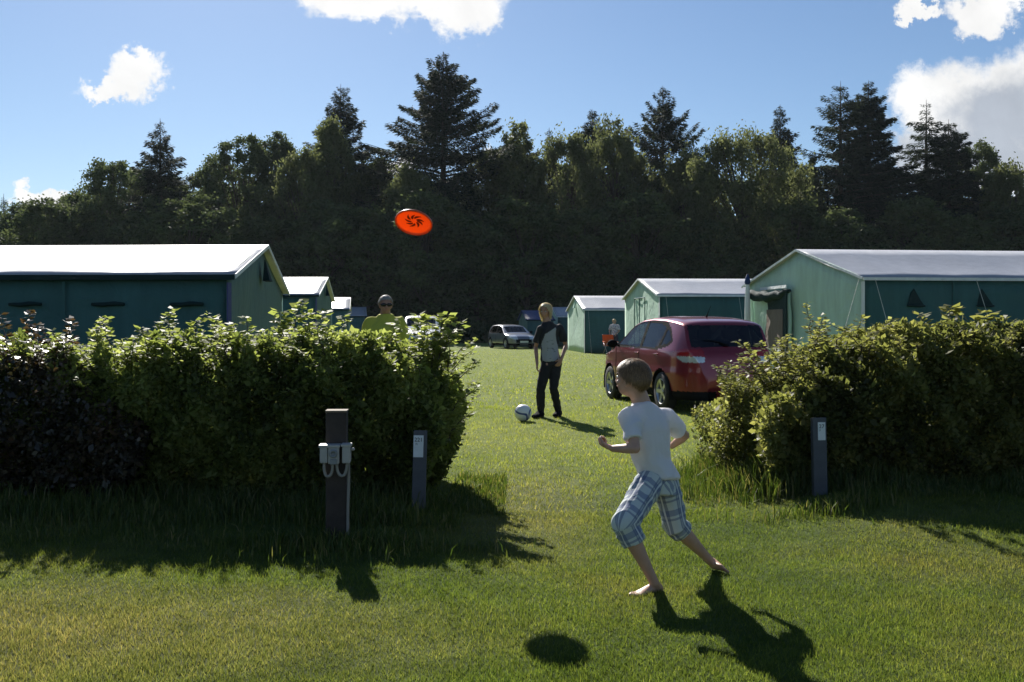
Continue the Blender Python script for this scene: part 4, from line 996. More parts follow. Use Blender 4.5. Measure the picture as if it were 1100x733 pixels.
    part('window_trim', trim, BLK, 0, True)
    part('windscreen', ws, GLS); part('rear_window', wr, gr)
    if rear_clear: part('tail_light', tlr, LAMPW, 0, True)
    part('tail_light', tl, LAMPR, 0, True); part('headlight', hd, LAMPW, 0, True); part('grille', grl, BLK); part('bumper', bump, BLK)
    part('body', ~used, pmat)
    # wheels with dark wells
    for cxw in (-wb * scx, wb * scx):
        for sy in (-1, 1):
            yo = sy * (Wd / 2 - .115)
            Mx = Matrix.Translation((cxw, yo, wheelr)) @ Matrix.Rotation(R(-90 * sy), 4, 'X')
            bm = bmesh.new(); r_ = wheelr
            add_lathe(bm, [(r_ * .66, -.09), (r_ * .92, -.095), (r_ * .985, -.07), (r_, -.03), (r_, .03), (r_ * .985, .07), (r_ * .92, .095), (r_ * .66, .09)], 36, Mx)
            ty = bm_obj('wheel', bm, RUB, root, True)
            bm = bmesh.new()
            add_lathe(bm, [(r_ * .67, .085), (r_ * .64, .088), (r_ * .60, .06), (r_ * .58, .03)], 36, Mx)
            for q in range(5):
                a_ = q * 2 * math.pi / 5
                mm = Mx @ Matrix.Rotation(a_, 4, 'Z') @ Matrix.Translation((r_ * .34, 0, .062)) @ Matrix.Rotation(R(-6), 4, 'Y')
                vs = bmesh.ops.create_cube(bm, size=1, matrix=mm @ Matrix.Diagonal((r_ * .60, .062, .026, 1)))['verts']
            add_lathe(bm, [(.0001, .078), (.05, .076), (.062, .05)], 16, Mx)
            bm_obj('rim', bm, ALU, ty)
            bm = bmesh.new(); add_lathe(bm, [(r_ * .62, .02), (.0001, .02)], 24, Mx); bm_obj('brake_disc', bm, simple('brake_grey', (.06, .06, .06), .5, .6) if 'brake_grey' not in bpy.data.materials else bpy.data.materials['brake_grey'], ty)
            bm = bmesh.new()
            Ma = Matrix.Translation((cxw, sy * (Wd / 2 - .16), wheelr)) @ Matrix.Rotation(R(-90 * sy), 4, 'X')
            add_lathe(bm, [(r_ + .062, .135), (r_ + .06, .02), (r_ + .05, -.16), (.0001, -.16)], 40, Ma)
            bmesh.ops.delete(bm, geom=[v_ for v_ in bm.verts if v_.co.z < .16], context='VERTS')
            bm_obj('wheel_arch', bm, BLK, root, True)
    bm = bmesh.new(); add_box(bm, (0, 0, .30), (L * .80, Wd * .62, .06)); bm_obj('floor_pan', bm, BLK, root)
    bm = bmesh.new(); add_box(bm, (.98 * scx, 0, .86 * scz), (.40, Wd * .74, .20)); bm_obj('dashboard', bm, SEATM, root, bevel=.04)
    for (x_, y_) in ((.12, .36), (.12, -.36), (-.80, .40), (-.80, -.40)):
        bm = bmesh.new(); add_box(bm, (x_ * scx, y_, .52), (.50, .48, .16)); add_box(bm, (x_ * scx - .28, y_, .82 * scz), (.14, .46, .58), Matrix.Rotation(R(-12), 3, 'Y')); se = bm_obj('seat', bm, SEATM, root, bevel=.03)
        bm = bmesh.new(); add_box(bm, (x_ * scx - .36, y_, 1.20 * scz), (.09, .26, .17)); bm_obj('headrest', bm, SEATM, se, bevel=.03)
    for sy in (-1, 1):
        bm = bmesh.new(); add_ellipsoid(bm, (.80 * scx, sy * (Wd / 2 + .09), 1.02 * scz), (.075, 0, 0), (0, .10, 0), (0, 0, .075), 14, 9); add_tube(bm, [(.82 * scx, sy * (Wd / 2 - .06), .98 * scz), (.82 * scx, sy * (Wd / 2 + .05), 1.0 * scz)], .02, 6); bm_obj('mirror', bm, BLK, root, True)
        for x_ in (-.18, -1.12):
            bm = bmesh.new(); add_box(bm, (x_ * scx, sy * (Wd / 2 * .986), .885 * scz), (.18, .025, .026)); bm_obj('door_handle', bm, pmat, root, bevel=.008)
        for xl, xh in ((-.31, -.31), (.92, .80)):
            bm = bmesh.new(); add_tube(bm, [(xl * scx, sy * wp(xl * scx) * g(z_ * scz) * 1.0005, z_ * scz) for z_ in np.linspace(.36, .955, 12)], .0045, 4); bm_obj('door_seam', bm, BLK, root)
    bm = bmesh.new(); add_box(bm, (-hl - .008, 0, .52 * scz), (.012, .52, .11)); bm_obj('number_plate', bm, PLY, root)
    bm = bmesh.new(); add_box(bm, (hl + .002, 0, .44 * scz), (.012, .52, .11)); bm_obj('number_plate', bm, PLW, root)
    bm = bmesh.new(); add_tube(bm, [(-2.045 * scx, .02, 1.035 * scz), (-1.99 * scx, .20, 1.10 * scz), (-1.975 * scx, .42, 1.12 * scz)], [.016, .009, .006], 6); bm_obj('wiper', bm, BLK, root, True)
    bm = bmesh.new(); add_tube(bm, [(-1.15 * scx, 0, Hh - .03), (-1.20 * scx, 0, Hh + .03), (-1.33 * scx, 0, Hh + .16)], [.022, .008, .004], 6); bm_obj('aerial', bm, BLK, root, True)
    return root

hd_ = Vector((-.217, .976)); rw = Vector((2.50, 16.25)); rt = Vector((.976, .217))
cpos = rw + hd_ * 1.31 + rt * (1.79 / 2 - .11)
car('red_car', cpos, hd_, 'dark red hatchback seen from behind, parked left of the right hedge', paint('red_paint', (.235, .008, .022), .45, .3), L=4.36, Hh=1.55)
sp_ = P(549, 375, 59.0)
car('silver_car', (sp_.x, 60.5), (.36, -.93), 'silver car facing us in front of the small blue tent', paint('silver_paint', (.17, .18, .215), .6, .3), L=4.3, Hh=1.46)
vprof = [(-2.12, .24), (-2.16, .5), (-2.14, .95), (-2.05, 1.30), (-1.98, 1.43), (-1.7, 1.48), (-1.0, 1.50), (-.3, 1.49), (.35, 1.42), (1.20, 1.00), (1.35, .95), (1.9, .80), (2.1, .62), (2.15, .40), (2.10, .24)]
mp_ = P(449, 350, 44.0)
car('white_car', (mp_.x, 45.5), (.10, -1.0), 'white people carrier half hidden behind the left hedge, beside the man in yellow', paint('white_paint', (.78, .79, .80), .0, .35), L=4.5, Wd=1.84, Hh=1.86, prof=vprof)
# ------------------------------------------------------------------ people
def add_loft(bm, rings, seg=18):
    """rings of (centre, side vector, front vector, half width, half depth), closed at both ends"""
    rr = []
    for c, s, f, a, b in rings:
        c, s, f = Vector(c), Vector(s).normalized(), Vector(f).normalized()
        rr.append([bm.verts.new(c + s * (a * math.cos(2 * math.pi * k / seg)) + f * (b * math.sin(2 * math.pi * k / seg))) for k in range(seg)])
    for p, q in zip(rr, rr[1:]):
        for k in range(seg): bm.faces.new((p[k], p[(k + 1) % seg], q[(k + 1) % seg], q[k]))
    bm.faces.new(rr[0][::-1]); bm.faces.new(rr[-1])
    bmesh.ops.recalc_face_normals(bm, faces=bm.faces[:])

def chain(bm, pts, rad, seg=14):
    """a limb: smooth tapered tube with rounded ends"""
    pts = [Vector(p) for p in pts]; P2, R2 = [], []
    n = len(pts)
    for i in range(n - 1):
        p0, p1, p2, p3 = pts[max(0, i - 1)], pts[i], pts[i + 1], pts[min(n - 1, i + 2)]
        for k in range(5):
            u_ = k / 5; P2.append(p1.lerp(p2, u_)); R2.append(rad[i] + (rad[i + 1] - rad[i]) * u_)
    P2.append(pts[-1]); R2.append(rad[-1])
    add_tube(bm, P2, R2, seg)
    for p, r in ((pts[0], rad[0]), (pts[-1], rad[-1])): add_ellipsoid(bm, p, (r, 0, 0), (0, r, 0), (0, 0, r), 14, 9)
    for p, r in zip(pts[1:-1], rad[1:-1]): add_ellipsoid(bm, p, (r, 0, 0), (0, r, 0), (0, 0, r), 14, 9)

def add_hand(bm, wr, d, nrm, s=1.0, curl=.5, thumb=1):
    """palm, four unequal bent fingers and a thumb; d towards the fingertips, nrm out of the palm"""
    wr, d = Vector(wr), Vector(d).normalized(); nrm = (Vector(nrm) - d * Vector(nrm).dot(d)).normalized(); sd_ = d.cross(nrm) * thumb
    add_loft(bm, [(wr - d * .01 * s, sd_, nrm, .026 * s, .020 * s), (wr + d * .025 * s, sd_, nrm, .036 * s, .019 * s), (wr + d * .07 * s, sd_, nrm, .043 * s, .016 * s), (wr + d * .092 * s, sd_, nrm, .040 * s, .012 * s)], 14)
    for i, ln in enumerate((.072, .080, .074, .058)):
        p = wr + d * (.085 - .004 * abs(i - 1)) * s + sd_ * (.030 - .0205 * i) * s; dirv = d + sd_ * (.10 - .07 * i)
        pts = [p]; a = curl * .7
        for seg_l in (.45, .30, .25):
            v_ = (dirv.normalized() * math.cos(a) + nrm * math.sin(a)); p = p + v_ * ln * seg_l * s; pts.append(p); a += curl * (1.0 + .1 * i)
        chain(bm, pts, [.0098 * s, .0092 * s, .0085 * s, .0072 * s], 8)
    p = wr + d * .028 * s + sd_ * .030 * s
    q = p + (d * .65 + sd_ * .7 + nrm * .25).normalized() * .040 * s
    chain(bm, [p, q, q + (d * .9 + sd_ * .1 + nrm * (.35 + curl * .5)).normalized() * .034 * s], [.0125 * s, .0105 * s, .0085 * s], 8)

def add_foot(bm, an, heel, toe, up, s=1.0, ra=.03):
    an, heel, toe, up = Vector(an), Vector(heel), Vector(toe), Vector(up).normalized()
    d = (toe - heel); L = d.length; d.normalize(); up = (up - d * up.dot(d)).normalized(); sd_ = d.cross(up)
    chain(bm, [an, heel + d * L * .16 + up * .035 * s], [ra, ra * 1.02])
    add_loft(bm, [(heel + up * .022 * s, sd_, up, .018 * s, .018 * s), (heel + d * L * .07 + up * .030 * s, sd_, up, .029 * s, .029 * s), (heel + d * L * .25 + up * .038 * s, sd_, up, .031 * s, .037 * s), (heel + d * L * .5 + up * .029 * s, sd_, up, .035 * s, .028 * s), (heel + d * L * .72 + up * .019 * s, sd_, up, .042 * s, .018 * s), (heel + d * L * .80 + up * .015 * s, sd_, up, .039 * s, .013 * s)], 16)
    for i in range(5):
        o_ = (.030 - .0155 * i) * s; ln = (.20, .195, .165, .135, .105)[i] * L; r_ = (.0125, .0095, .009, .0085, .008)[i] * s
        b = heel + d * L * (.79 - .012 * i) + sd_ * o_ + up * .014 * s
        chain(bm, [b, b + d * ln * .6 + up * .002 * s, b + d * ln - up * .004 * s], [r_, r_ * .95, r_ * .85], 8)

def head_parts(bm, c, f, u, hs):
    c, f, u = Vector(c), Vector(f).normalized(), Vector(u).normalized(); u = (u - f * u.dot(f)).normalized(); s = u.cross(f)
    E = lambda p, a, b, d_, **k: add_ellipsoid(bm, c + (s * p[0] + f * p[1] + u * p[2]) * hs, s * a * hs, f * b * hs, u * d_ * hs, **k)
    E((0, -.006, .022), .074, .094, .086, u=24, v=16); E((0, .022, -.042), .056, .068, .066, u=20, v=12); E((0, .046, -.078), .030, .034, .026)
    E((0, .096, -.016), .010, .013, .020); E((0, .103, -.028), .014, .014, .010)
    for q in (-1, 1):
        E((q * .026, .076, .022), .022, .014, .009); E((q * .040, .060, -.026), .022, .022, .018)
        E((q * .074, -.006, -.014), .008, .017, .028); E((q * .071, .0, -.028), .008, .012, .012)
    E((0, .083, -.050), .021, .010, .006); E((0, .082, -.060), .018, .010, .007)
    return c, f, u, s

def face_parts(root, c, f, u, s, hs, off, EYE, LIP, IRIS):
    for q in (-1, 1):
        bm = bmesh.new(); ce = Vector(c) + (s * q * .031 + f * .0765 + u * .004) * hs
        add_ellipsoid(bm, ce, s * .0135 * hs, f * .0105 * hs, u * .0085 * hs, 14, 10); e = bm_obj('eye', bm, EYE, root, True)
        bm = bmesh.new(); add_ellipsoid(bm, ce + f * .0075 * hs, s * .0058 * hs, f * .0042 * hs, u * .0058 * hs, 10, 8); i_ = bm_obj('iris', bm, IRIS, e, True)
        for o in (e, i_): o.data.transform(Matrix.Translation(-off))
    for q in (-1, 1):
        bm = bmesh.new(); add_tube(bm, [Vector(c) + (s * q * .016 + f * .0885 + u * .021) * hs, Vector(c) + (s * q * .032 + f * .086 + u * .026) * hs, Vector(c) + (s * q * .047 + f * .077 + u * .021) * hs], [.0035 * hs, .0042 * hs, .0025 * hs], 6)
        o = bm_obj('eyebrow', bm, BROW, root, True); o.data.transform(Matrix.Translation(-off))
    bm = bmesh.new(); add_ellipsoid(bm, Vector(c) + (f * .089 - u * .054) * hs, s * .022 * hs, f * .006 * hs, u * .0065 * hs, 14, 8); m_ = bm_obj('mouth', bm, LIP, root, True); m_.data.transform(Matrix.Translation(-off))

def make_hair(root, c, f, u, s, hs, off, mat, line=(38, -8, -42), vol=1.0, nstr=4000, slen=.035, swid=.0022, seed=1, long=0., name='hair', vtap=1.0):
    g = np.random.default_rng(seed)
    c = Vector(c) + (u * .020 - f * .008) * hs
    ax = np.array([.079, .100, .092]) * hs * vol
    B = np.array([s, f, u])
    def lim(ph):                                          # hairline elevation over azimuth (0 at the face)
        a = abs(ph) / math.pi
        return np.interp(a, [0, .22, .38, .5, .62, 1], [line[0], line[0] - 4, line[1] + 16, line[1], line[1] - 10, line[2]])
    nu, nv = 72, 44; V = []
    for j in range(nv + 1):
        el = -math.pi / 2 + math.pi * j / nv
        for i in range(nu):
            ph = -math.pi + 2 * math.pi * i / nu
            d = np.array([math.sin(ph) * math.cos(el), math.cos(ph) * math.cos(el), math.sin(el)])
            lump = noise.noise(Vector((d[0] * 3.1, d[1] * 3.1, d[2] * 1.4 + seed))) * .045 + noise.noise(Vector((d[0] * 11 + seed, d[1] * 11, d[2] * 2.5))) * .020
            kk = float(sstep(lim(ph) - 9, lim(ph) + 9, math.degrees(el) + 8 * noise.noise(Vector((ph * 5, seed, 0)))))
            r = .80 + (.25 + lump) * kk - .10 * vtap * max(0, -math.sin(el)) * kk
            V.append(np.array(c) + (d * ax * r) @ B)
    F = [[j * nu + i, j * nu + (i + 1) % nu, (j + 1) * nu + (i + 1) % nu, (j + 1) * nu + i] for j in range(nv) for i in range(nu)]
    Vs, Fs = [np.array(V)], [np.array(F)]; T = [np.full(len(F), .45)]; o = len(V)
    ph = g.uniform(-np.pi, np.pi, nstr); el = np.arcsin(g.uniform(-.7, 1, nstr))
    ok = np.degrees(el) > np.array([lim(p) for p in ph]) - 1
    ph, el = ph[ok], el[ok]; n = len(ph)
    d = np.stack([np.sin(ph) * np.cos(el), np.cos(ph) * np.cos(el), np.sin(el)], -1)
    root_p = np.array(c)[None] + (d * ax * 1.02) @ B
    nr = unit((d / ax) @ B); down = np.array([[0, 0, -1.0]]) + np.array(f)[None] * (.9 * (np.cos(ph) > .2) * (el > .3))[:, None] - np.array(u)[None] * .2 + g.normal(0, .22, (n, 3))
    tg = unit(down - nr * (down * nr).sum(-1, keepdims=True)); sw = unit(np.cross(tg, nr)) * (swid * hs)
    ln = slen * hs * g.uniform(.6, 1.25, (n, 1)) * (1 - .5 * (np.cos(ph) > .5))[:, None]; ln = ln * (1 + long * sstep(.2, -.3, el)[:, None])
    p1 = root_p + tg * ln * .5 + nr * .008 * hs; p2 = root_p + tg * ln + nr * (.002 + .009 * g.random((n, 1)) ** 2) * hs + np.array([[0, 0, -.004]])
    W = np.stack([root_p - sw, root_p + sw, p1 + sw * .8, p1 - sw * .8, p2 + sw * .2, p2 - sw * .2], 1).reshape(-1, 3)
    b = np.arange(n)[:, None] * 6 + o
    Vs.append(W); Fs.append(np.concatenate([b + np.array([[0, 1, 2, 3]]), b + np.array([[3, 2, 4, 5]])])); tt = g.random(n); T.append(np.concatenate([tt, tt]))
    me = mesh_fast(name, np.concatenate(Vs) - np.array(off)[None], np.concatenate(Fs)); attr(me, 'tint', np.concatenate(T), 'FACE')
    return link(name, me, mat, root, True)

def skin_mat(name, col):
    m, t, out = new_mat(name)
    tc = t.n('ShaderNodeTexCoord'); nz = t.n('ShaderNodeTexNoise', i_Scale=14.0, i_Detail=5.0); t.l.new(tc.outputs['Object'], nz.inputs['Vector'])
    c = t.ramp(nz.outputs[0], [(.3, tuple(x * .88 for x in col)), (.7, tuple(x * 1.1 for x in col))])
    p = t.n('ShaderNodeBsdfPrincipled', i_Base_Color=c, i_Roughness=.5); p.inputs['Subsurface Weight'].default_value = .12; p.inputs['Subsurface Radius'].default_value = (.012, .005, .003); p.inputs['Subsurface Scale'].default_value = .6
    t.l.new(p.outputs[0], out.inputs[0]); return m
SKIN = skin_mat('skin', (.46, .27, .19)); SKIN2 = skin_mat('tanned_skin', (.38, .20, .13))
BROW = simple('brow_hair', (.07, .045, .025), .8, spec=.1); EYE = simple('eye_white', (.7, .7, .68), .2); IRIS = simple('iris_dark', (.03, .04, .06), .2); LIP = simple('lip', (.40, .16, .13), .5)
H_BR = leaf_mat('brown_hair', [(0, (.10, .052, .021)), (.5, (.19, .105, .044)), (1, (.36, .22, .10))], .42, .12, 1.2, .5)
H_BL = leaf_mat('blond_hair', [(0, (.58, .46, .27)), (.5, (.74, .62, .40)), (1, (.86, .78, .58))], .42, .35, 1.2, .5)
H_GR = leaf_mat('grey_hair', [(0, (.22, .20, .18)), (.5, (.36, .34, .32)), (1, (.55, .54, .52))], .5, .15, 1.1, .4)

def folds(o, amp, seed, d=(.6, .2, .8), along=3.0, across=15.0):
    """pulled cloth: ridges that run along d"""
    me = o.data; n = len(me.vertices); co_ = np.empty(n * 3, np.float32); no = np.empty(n * 3, np.float32)
    me.vertices.foreach_get('co', co_); me.vertex_normals.foreach_get('vector', no); co_ = co_.reshape(-1, 3); no = no.reshape(-1, 3)
    d = Vector(d).normalized(); e1 = d.orthogonal().normalized(); e2 = d.cross(e1)
    q = np.stack([co_ @ np.array(d) * along, co_ @ np.array(e1) * across, co_ @ np.array(e2) * across], -1)
    h = np.array([(1 - abs(noise.noise(Vector((a, b + seed, c_))))) ** 3 * (.4 + .9 * abs(noise.noise(Vector((a * 1.3 + 9, b * .3, c_ * .3 + seed))))) for a, b, c_ in q])
    co_ += no * ((h - .30) * amp)[:, None]; me.vertices.foreach_set('co', co_.ravel()); me.update()

def wrinkle(o, amp, sc_, seed, stretch=(1, 1, 1)):
    me = o.data; n = len(me.vertices); co_ = np.empty(n * 3, np.float32); no = np.empty(n * 3, np.float32)
    me.vertices.foreach_get('co', co_); me.vertex_normals.foreach_get('vector', no); co_ = co_.reshape(-1, 3); no = no.reshape(-1, 3)
    h = np.array([noise.noise(Vector((p[0] * sc_ * stretch[0], p[1] * sc_ * stretch[1] + seed, p[2] * sc_ * stretch[2]))) + .5 * abs(noise.noise(Vector((p[0] * sc_ * 2.1 * stretch[0], p[1] * sc_ * 2.1, p[2] * sc_ * 2.1 * stretch[2] + seed)))) for p in co_])
    co_ += no * (h * amp)[:, None]; me.vertices.foreach_set('co', co_.ravel()); me.update()

def build_body(root, off, J, st, hs, skin, voxel, feet=True, shoes=None):
    """one continuous skin surface over the joints in J (world coordinates)"""
    bm = bmesh.new(); V_ = Vector
    shax = (V_(J['shR']) - V_(J['shL'])).normalized(); hpax = (V_(J['hipR']) - V_(J['hipL'])).normalized()
    up = (V_(J['neck']) - V_(J['pelvis'])).normalized(); fr = up.cross(shax) * -1; fr2 = up.cross(hpax) * -1
    pel, nk = V_(J['pelvis']), V_(J['neck']); wst = pel.lerp(nk, .32); cst = pel.lerp(nk, .68)
    b_ = st * J.get('bulk', 1.0); smid = (V_(J['shL']) + V_(J['shR'])) / 2; hw_ = (V_(J['shL']) - V_(J['shR'])).length / 2
    add_loft(bm, [(pel - up * .07 * st, hpax, fr2, .10 * b_, .075 * b_), (pel, hpax, fr2, .150 * b_, .105 * b_), (wst, (hpax + shax) / 2, fr, .128 * b_, .092 * b_), (cst, shax, fr, .155 * b_, .105 * b_), (smid - up * .015 * st, shax, fr, hw_ * .98, .080 * b_), (smid.lerp(nk, .45) + up * .012 * st, shax, fr, hw_ * .62, .066 * b_), (nk, shax, fr, .056 * b_, .056 * b_)], 20)
    c, f, u, s = head_parts(bm, J['head'], J['face'], J.get('hup', (0, 0, 1)), hs)
    chain(bm, [nk - up * .03 * st, nk.lerp(c, .35), c - u * .045 * hs - f * .012 * hs], [.068 * st, .062 * st, .058 * hs])
    ak = J.get('armk', 1.0)
    for q in 'LR':
        sh, el, wr = V_(J['sh' + q]), V_(J['el' + q]), V_(J['wr' + q])
        chain(bm, [sh, sh.lerp(el, .45), el, el.lerp(wr, .3), wr], [.056 * st * ak, .046 * st * ak, .036 * st * ak, .038 * st * ak, .024 * st])
        add_hand(bm, wr, J['hd' + q], J['pn' + q], hs * .88, J.get('curl' + q, .4), J.get('th' + q, 1))
        hp, kn, an = V_(J['hip' + q]), V_(J['kn' + q]), V_(J['an' + q])
        chain(bm, [hp, hp.lerp(kn, .5), kn, kn.lerp(an, .32), kn.lerp(an, .75), an], [.090 * st, .076 * st, .054 * st, .056 * st, .038 * st, .033 * st])
        add_foot(bm, an, J['heel' + q], J['toe' + q], J.get('fup' + q, (0, 0, 1)), st * J.get('fs', 1.0), .032 * st)
    bm.normal_update(); me = bpy.data.meshes.new('body'); bm.to_mesh(me); bm.free()
    me.transform(Matrix.Translation(-off)); o = link('body', me, skin, root); remesh(o, voxel, 3, .4)
    face_parts(root, c, f, u, s, hs, off, EYE, LIP, IRIS)
    return c, f, u, s, (pel, wst, cst, nk, up, shax, hpax, fr, fr2, smid, hw_)

def garment(name, root, off, fn, mat, voxel, amp, sc_, seed, smooth=4, stretch=(1, 1, .5)):
    bm = bmesh.new(); fn(bm); bm.normal_update(); me = bpy.data.meshes.new(name); bm.to_mesh(me); bm.free()
    me.transform(Matrix.Translation(-off)); o = link(name, me, mat, root); remesh(o, voxel, smooth, .5)
    if amp: wrinkle(o, amp, sc_, seed, stretch)
    return o

# ---- the running boy
def Pv(px, py, d): return P(px, py, d)
J = dict(head=Pv(679, 407, 5.28), face=(-.78, .62, .10), hup=(-.10, .02, 1), neck=Pv(690, 434, 5.30), pelvis=Pv(705, 521, 5.30),
         shL=Pv(677, 451, 5.19), shR=Pv(715, 450, 5.40), elL=Pv(682.5, 482, 5.09), wrL=Pv(658, 482, 5.19), hdL=(-.75, .55, .28), pnL=(.1, .25, 1), curlL=1.15, thL=-1,
         elR=Pv(736, 468, 5.52), wrR=Pv(722, 479, 5.68), hdR=(-.7, .6, .1), pnR=(.2, -.2, 1), curlR=1.1, thR=1,
         hipL=Pv(697, 521, 5.23), hipR=Pv(715, 521, 5.38), knL=Pv(671, 563, 5.02), knR=Pv(725, 563, 5.40), anL=Pv(703, 626, 5.08), anR=Pv(763, 603, 5.60),
         heelL=Pv(711, 637, 5.14), toeL=Pv(679, 644.5, 5.01), heelR=Pv(767, 599, 5.66), toeR=Pv(781, 611, 5.52), fupR=(-.55, -.35, -.75), fs=1.02, bulk=.88, armk=.94)
for q, z_ in (('heelL', -.006), ('toeL', -.004)): J[q].z = gzf(J[q].x, J[q].y) + z_
st = .76; hs = .90
off = Vector((J['heelL'].x, J['heelL'].y, gzf(J['heelL'].x, J['heelL'].y)))
boy = empty('person', off, 0, 'barefoot running child in white t-shirt and plaid knee-length shorts', 'person')
c, f, u, s, tor = build_body(boy, off, J, st, hs, SKIN, .0052)
make_hair(boy, c, f, u, s, hs, off, H_BR, line=(30, 2, -42), vol=1.02, nstr=12000, slen=.036, swid=.0014, seed=3, vtap=2.1)
pel, wst, cst, nk, up, shax, hpax, fr, fr2, smid, hw_ = tor
def shirt(bm):
    hem = Pv(708, 515, 5.31)
    add_loft(bm, [(hem, hpax, fr2, .121, .102), (hem + up * .02, hpax, fr2, .121, .102), (wst, (hpax + shax) / 2, fr, .120, .096), (cst, shax, fr, .136, .100), (smid - up * .01, shax, fr, hw_ * 1.04, .078), (smid.lerp(nk, .4) + up * .020, shax, fr, hw_ * .72, .066), (smid.lerp(nk, .8) + up * .016, shax, fr, .066, .058), (nk + up * .010, shax, fr, .050, .050)], 22)
    for q in 'LR':
        sh, el = Vector(J['sh' + q]), Vector(J['el' + q])
        chain(bm, [smid.lerp(sh, .45), smid.lerp(sh, .75), sh, sh.lerp(el, .35)], [.062, .060, .056, .049]); d_ = (el - sh).normalized(); sd_ = d_.orthogonal(); fd_ = d_.cross(sd_)
        add_loft(bm, [(sh, sd_, fd_, .046, .046), (sh.lerp(el, .40), sd_, fd_, .047, .047), (sh.lerp(el, .70), sd_, fd_, .047, .047)], 16)
W_SH = cloth('white_cotton', (.82, .83, .86), .85, .30, .03, bump=.55, bscale=9)
bs = garment('t_shirt', boy, off, shirt, W_SH, .006, .012, 6.0, 3, 3, (1, 1, .8)); folds(bs, .018, 2, (.75, -.2, .6), 2.6, 10.0)
def shorts(bm):
    add_loft(bm, [(pel + up * .05, hpax, fr2, .102, .082), (pel, hpax, fr2, .118, .094), (pel - up * .06, hpax, fr2, .112, .088)], 20)
    for q in 'LR':
        hp, kn, an = Vector(J['hip' + q]), Vector(J['kn' + q]), Vector(J['an' + q]); e_ = kn.lerp(an, .30 if q == 'L' else .20)
        chain(bm, [hp, hp.lerp(kn, .5), kn], [.080, .074, .066]); d_ = (an - kn).normalized(); sd_ = d_.orthogonal(); fd_ = d_.cross(sd_)
        add_loft(bm, [(kn - d_ * .02, sd_, fd_, .060, .060), (kn.lerp(e_, .5), sd_, fd_, .063, .063), (e_, sd_, fd_, .062, .062)], 16)
m, t, out = new_mat('plaid_cotton')
au = t.n('ShaderNodeAttribute', attribute_name='pu').outputs['Fac']; av = t.n('ShaderNodeAttribute', attribute_name='pv').outputs['Fac']
def band(x_, per, ph, wdt):
    q = t.math('FRACT', t.math('ADD', t.math('DIVIDE', x_, per), ph)); return t.math('LESS_THAN', q, wdt)
c0 = t.mix(t.math('MULTIPLY', band(au, .098, .1, .36), .62), (.56, .61, .58), (.07, .10, .20))
c1 = t.mix(t.math('MULTIPLY', band(av, .105, .3, .32), .58), c0, (.07, .11, .25))
c1 = t.mix(t.math('MULTIPLY', band(au, .098, .72, .10), .6), c1, (.09, .12, .22))
c1 = t.mix(t.math('MULTIPLY', band(av, .105, .85, .12), .6), c1, (.10, .13, .24))
c1 = t.mix(t.math('MULTIPLY', band(au, .098, .92, .09), .7), c1, (.78, .80, .78))
tc = t.n('ShaderNodeTexCoord'); nb = t.n('ShaderNodeTexNoise', i_Scale=18.0, i_Detail=3.0); t.l.new(tc.outputs['Object'], nb.inputs['Vector'])
bp = t.n('ShaderNodeBump', i_Strength=.35, i_Distance=.02, i_Height=nb.outputs[0])
p = t.n('ShaderNodeBsdfPrincipled', i_Base_Color=c1, i_Roughness=.85); t.l.new(bp.outputs[0], p.inputs['Normal'])
tr = t.n('ShaderNodeBsdfTranslucent', i_Color=c1); mx = t.n('ShaderNodeMixShader', i_0=.12); t.l.new(p.outputs[0], mx.inputs[1]); t.l.new(tr.outputs[0], mx.inputs[2]); t.l.new(mx.outputs[0], out.inputs[0])
sho = garment('shorts', boy, off, shorts, m, .006, .008, 10., 8)
folds(sho, .014, 5, (.3, .1, 1), 4, 16)
me = sho.data; n = len(me.vertices); cv = np.empty(n * 3, np.float32); me.vertices.foreach_get('co', cv); cv = cv.reshape(-1, 3) + np.array(off)[None]
best = np.full(n, 1e9); pu = np.zeros(n); pv = np.zeros(n)
for q in 'LR':
    hp, kn, an = (np.array(J[k + q]) for k in ('hip', 'kn', 'an')); l0 = np.linalg.norm(kn - hp)
    for a_, b_, base in ((hp + (hp - kn) * .5, kn, -.5 * l0), (kn, an, l0)):
        d_ = (b_ - a_); L_ = np.linalg.norm(d_); d_ = d_ / L_; t_ = np.clip(((cv - a_) @ d_), 0, L_); rel = cv - (a_ + t_[:, None] * d_[None]); dist = np.linalg.norm(rel, axis=1)
        s1 = np.cross(d_, np.array(fr)); s1 /= np.linalg.norm(s1); s2 = np.cross(d_, s1)
        ang = np.arctan2(rel @ s2, rel @ s1) * .068
        sel = dist < best; best[sel] = dist[sel]; pu[sel] = ang[sel] + 1; pv[sel] = (t_ + base)[sel] + 1
attr(me, 'pu', pu); attr(me, 'pv', pv)

# ---- the teenager by the ball
D = 14.75
J = dict(head=Pv(586, 334.5, D), face=(-.42, -.90, -.10), neck=Pv(587.5, 346.5, D), pelvis=Pv(592, 388, D),
         shR=Pv(580, 353.5, D - .06), shL=Pv(601, 352.5, D + .04), elR=Pv(575.5, 373, D + .02), wrR=Pv(577, 391, D - .14), hdR=(-.05, -.15, -1), pnR=(1, -.1, 0), curlR=.6, thR=1,
         elL=Pv(608, 371, D + .08), wrL=Pv(603, 386, D - .12), hdL=(-.45, -.2, -.85), pnL=(-.5, .7, 0), curlL=.4, thL=-1,
         hipR=Pv(587.5, 391, D - .03), hipL=Pv(597, 391, D + .03), knR=Pv(580.5, 418, D - .10), knL=Pv(594.5, 417, D - .06), anR=Pv(581, 444.5, D), anL=Pv(600, 443.5, D + .12),
         heelR=Pv(582, 449, D + .04), toeR=Pv(574.5, 451, D - .20), heelL=Pv(601, 448, D + .17), toeL=Pv(597, 451, D - .06), bulk=.82, fs=1.05, armk=.84)
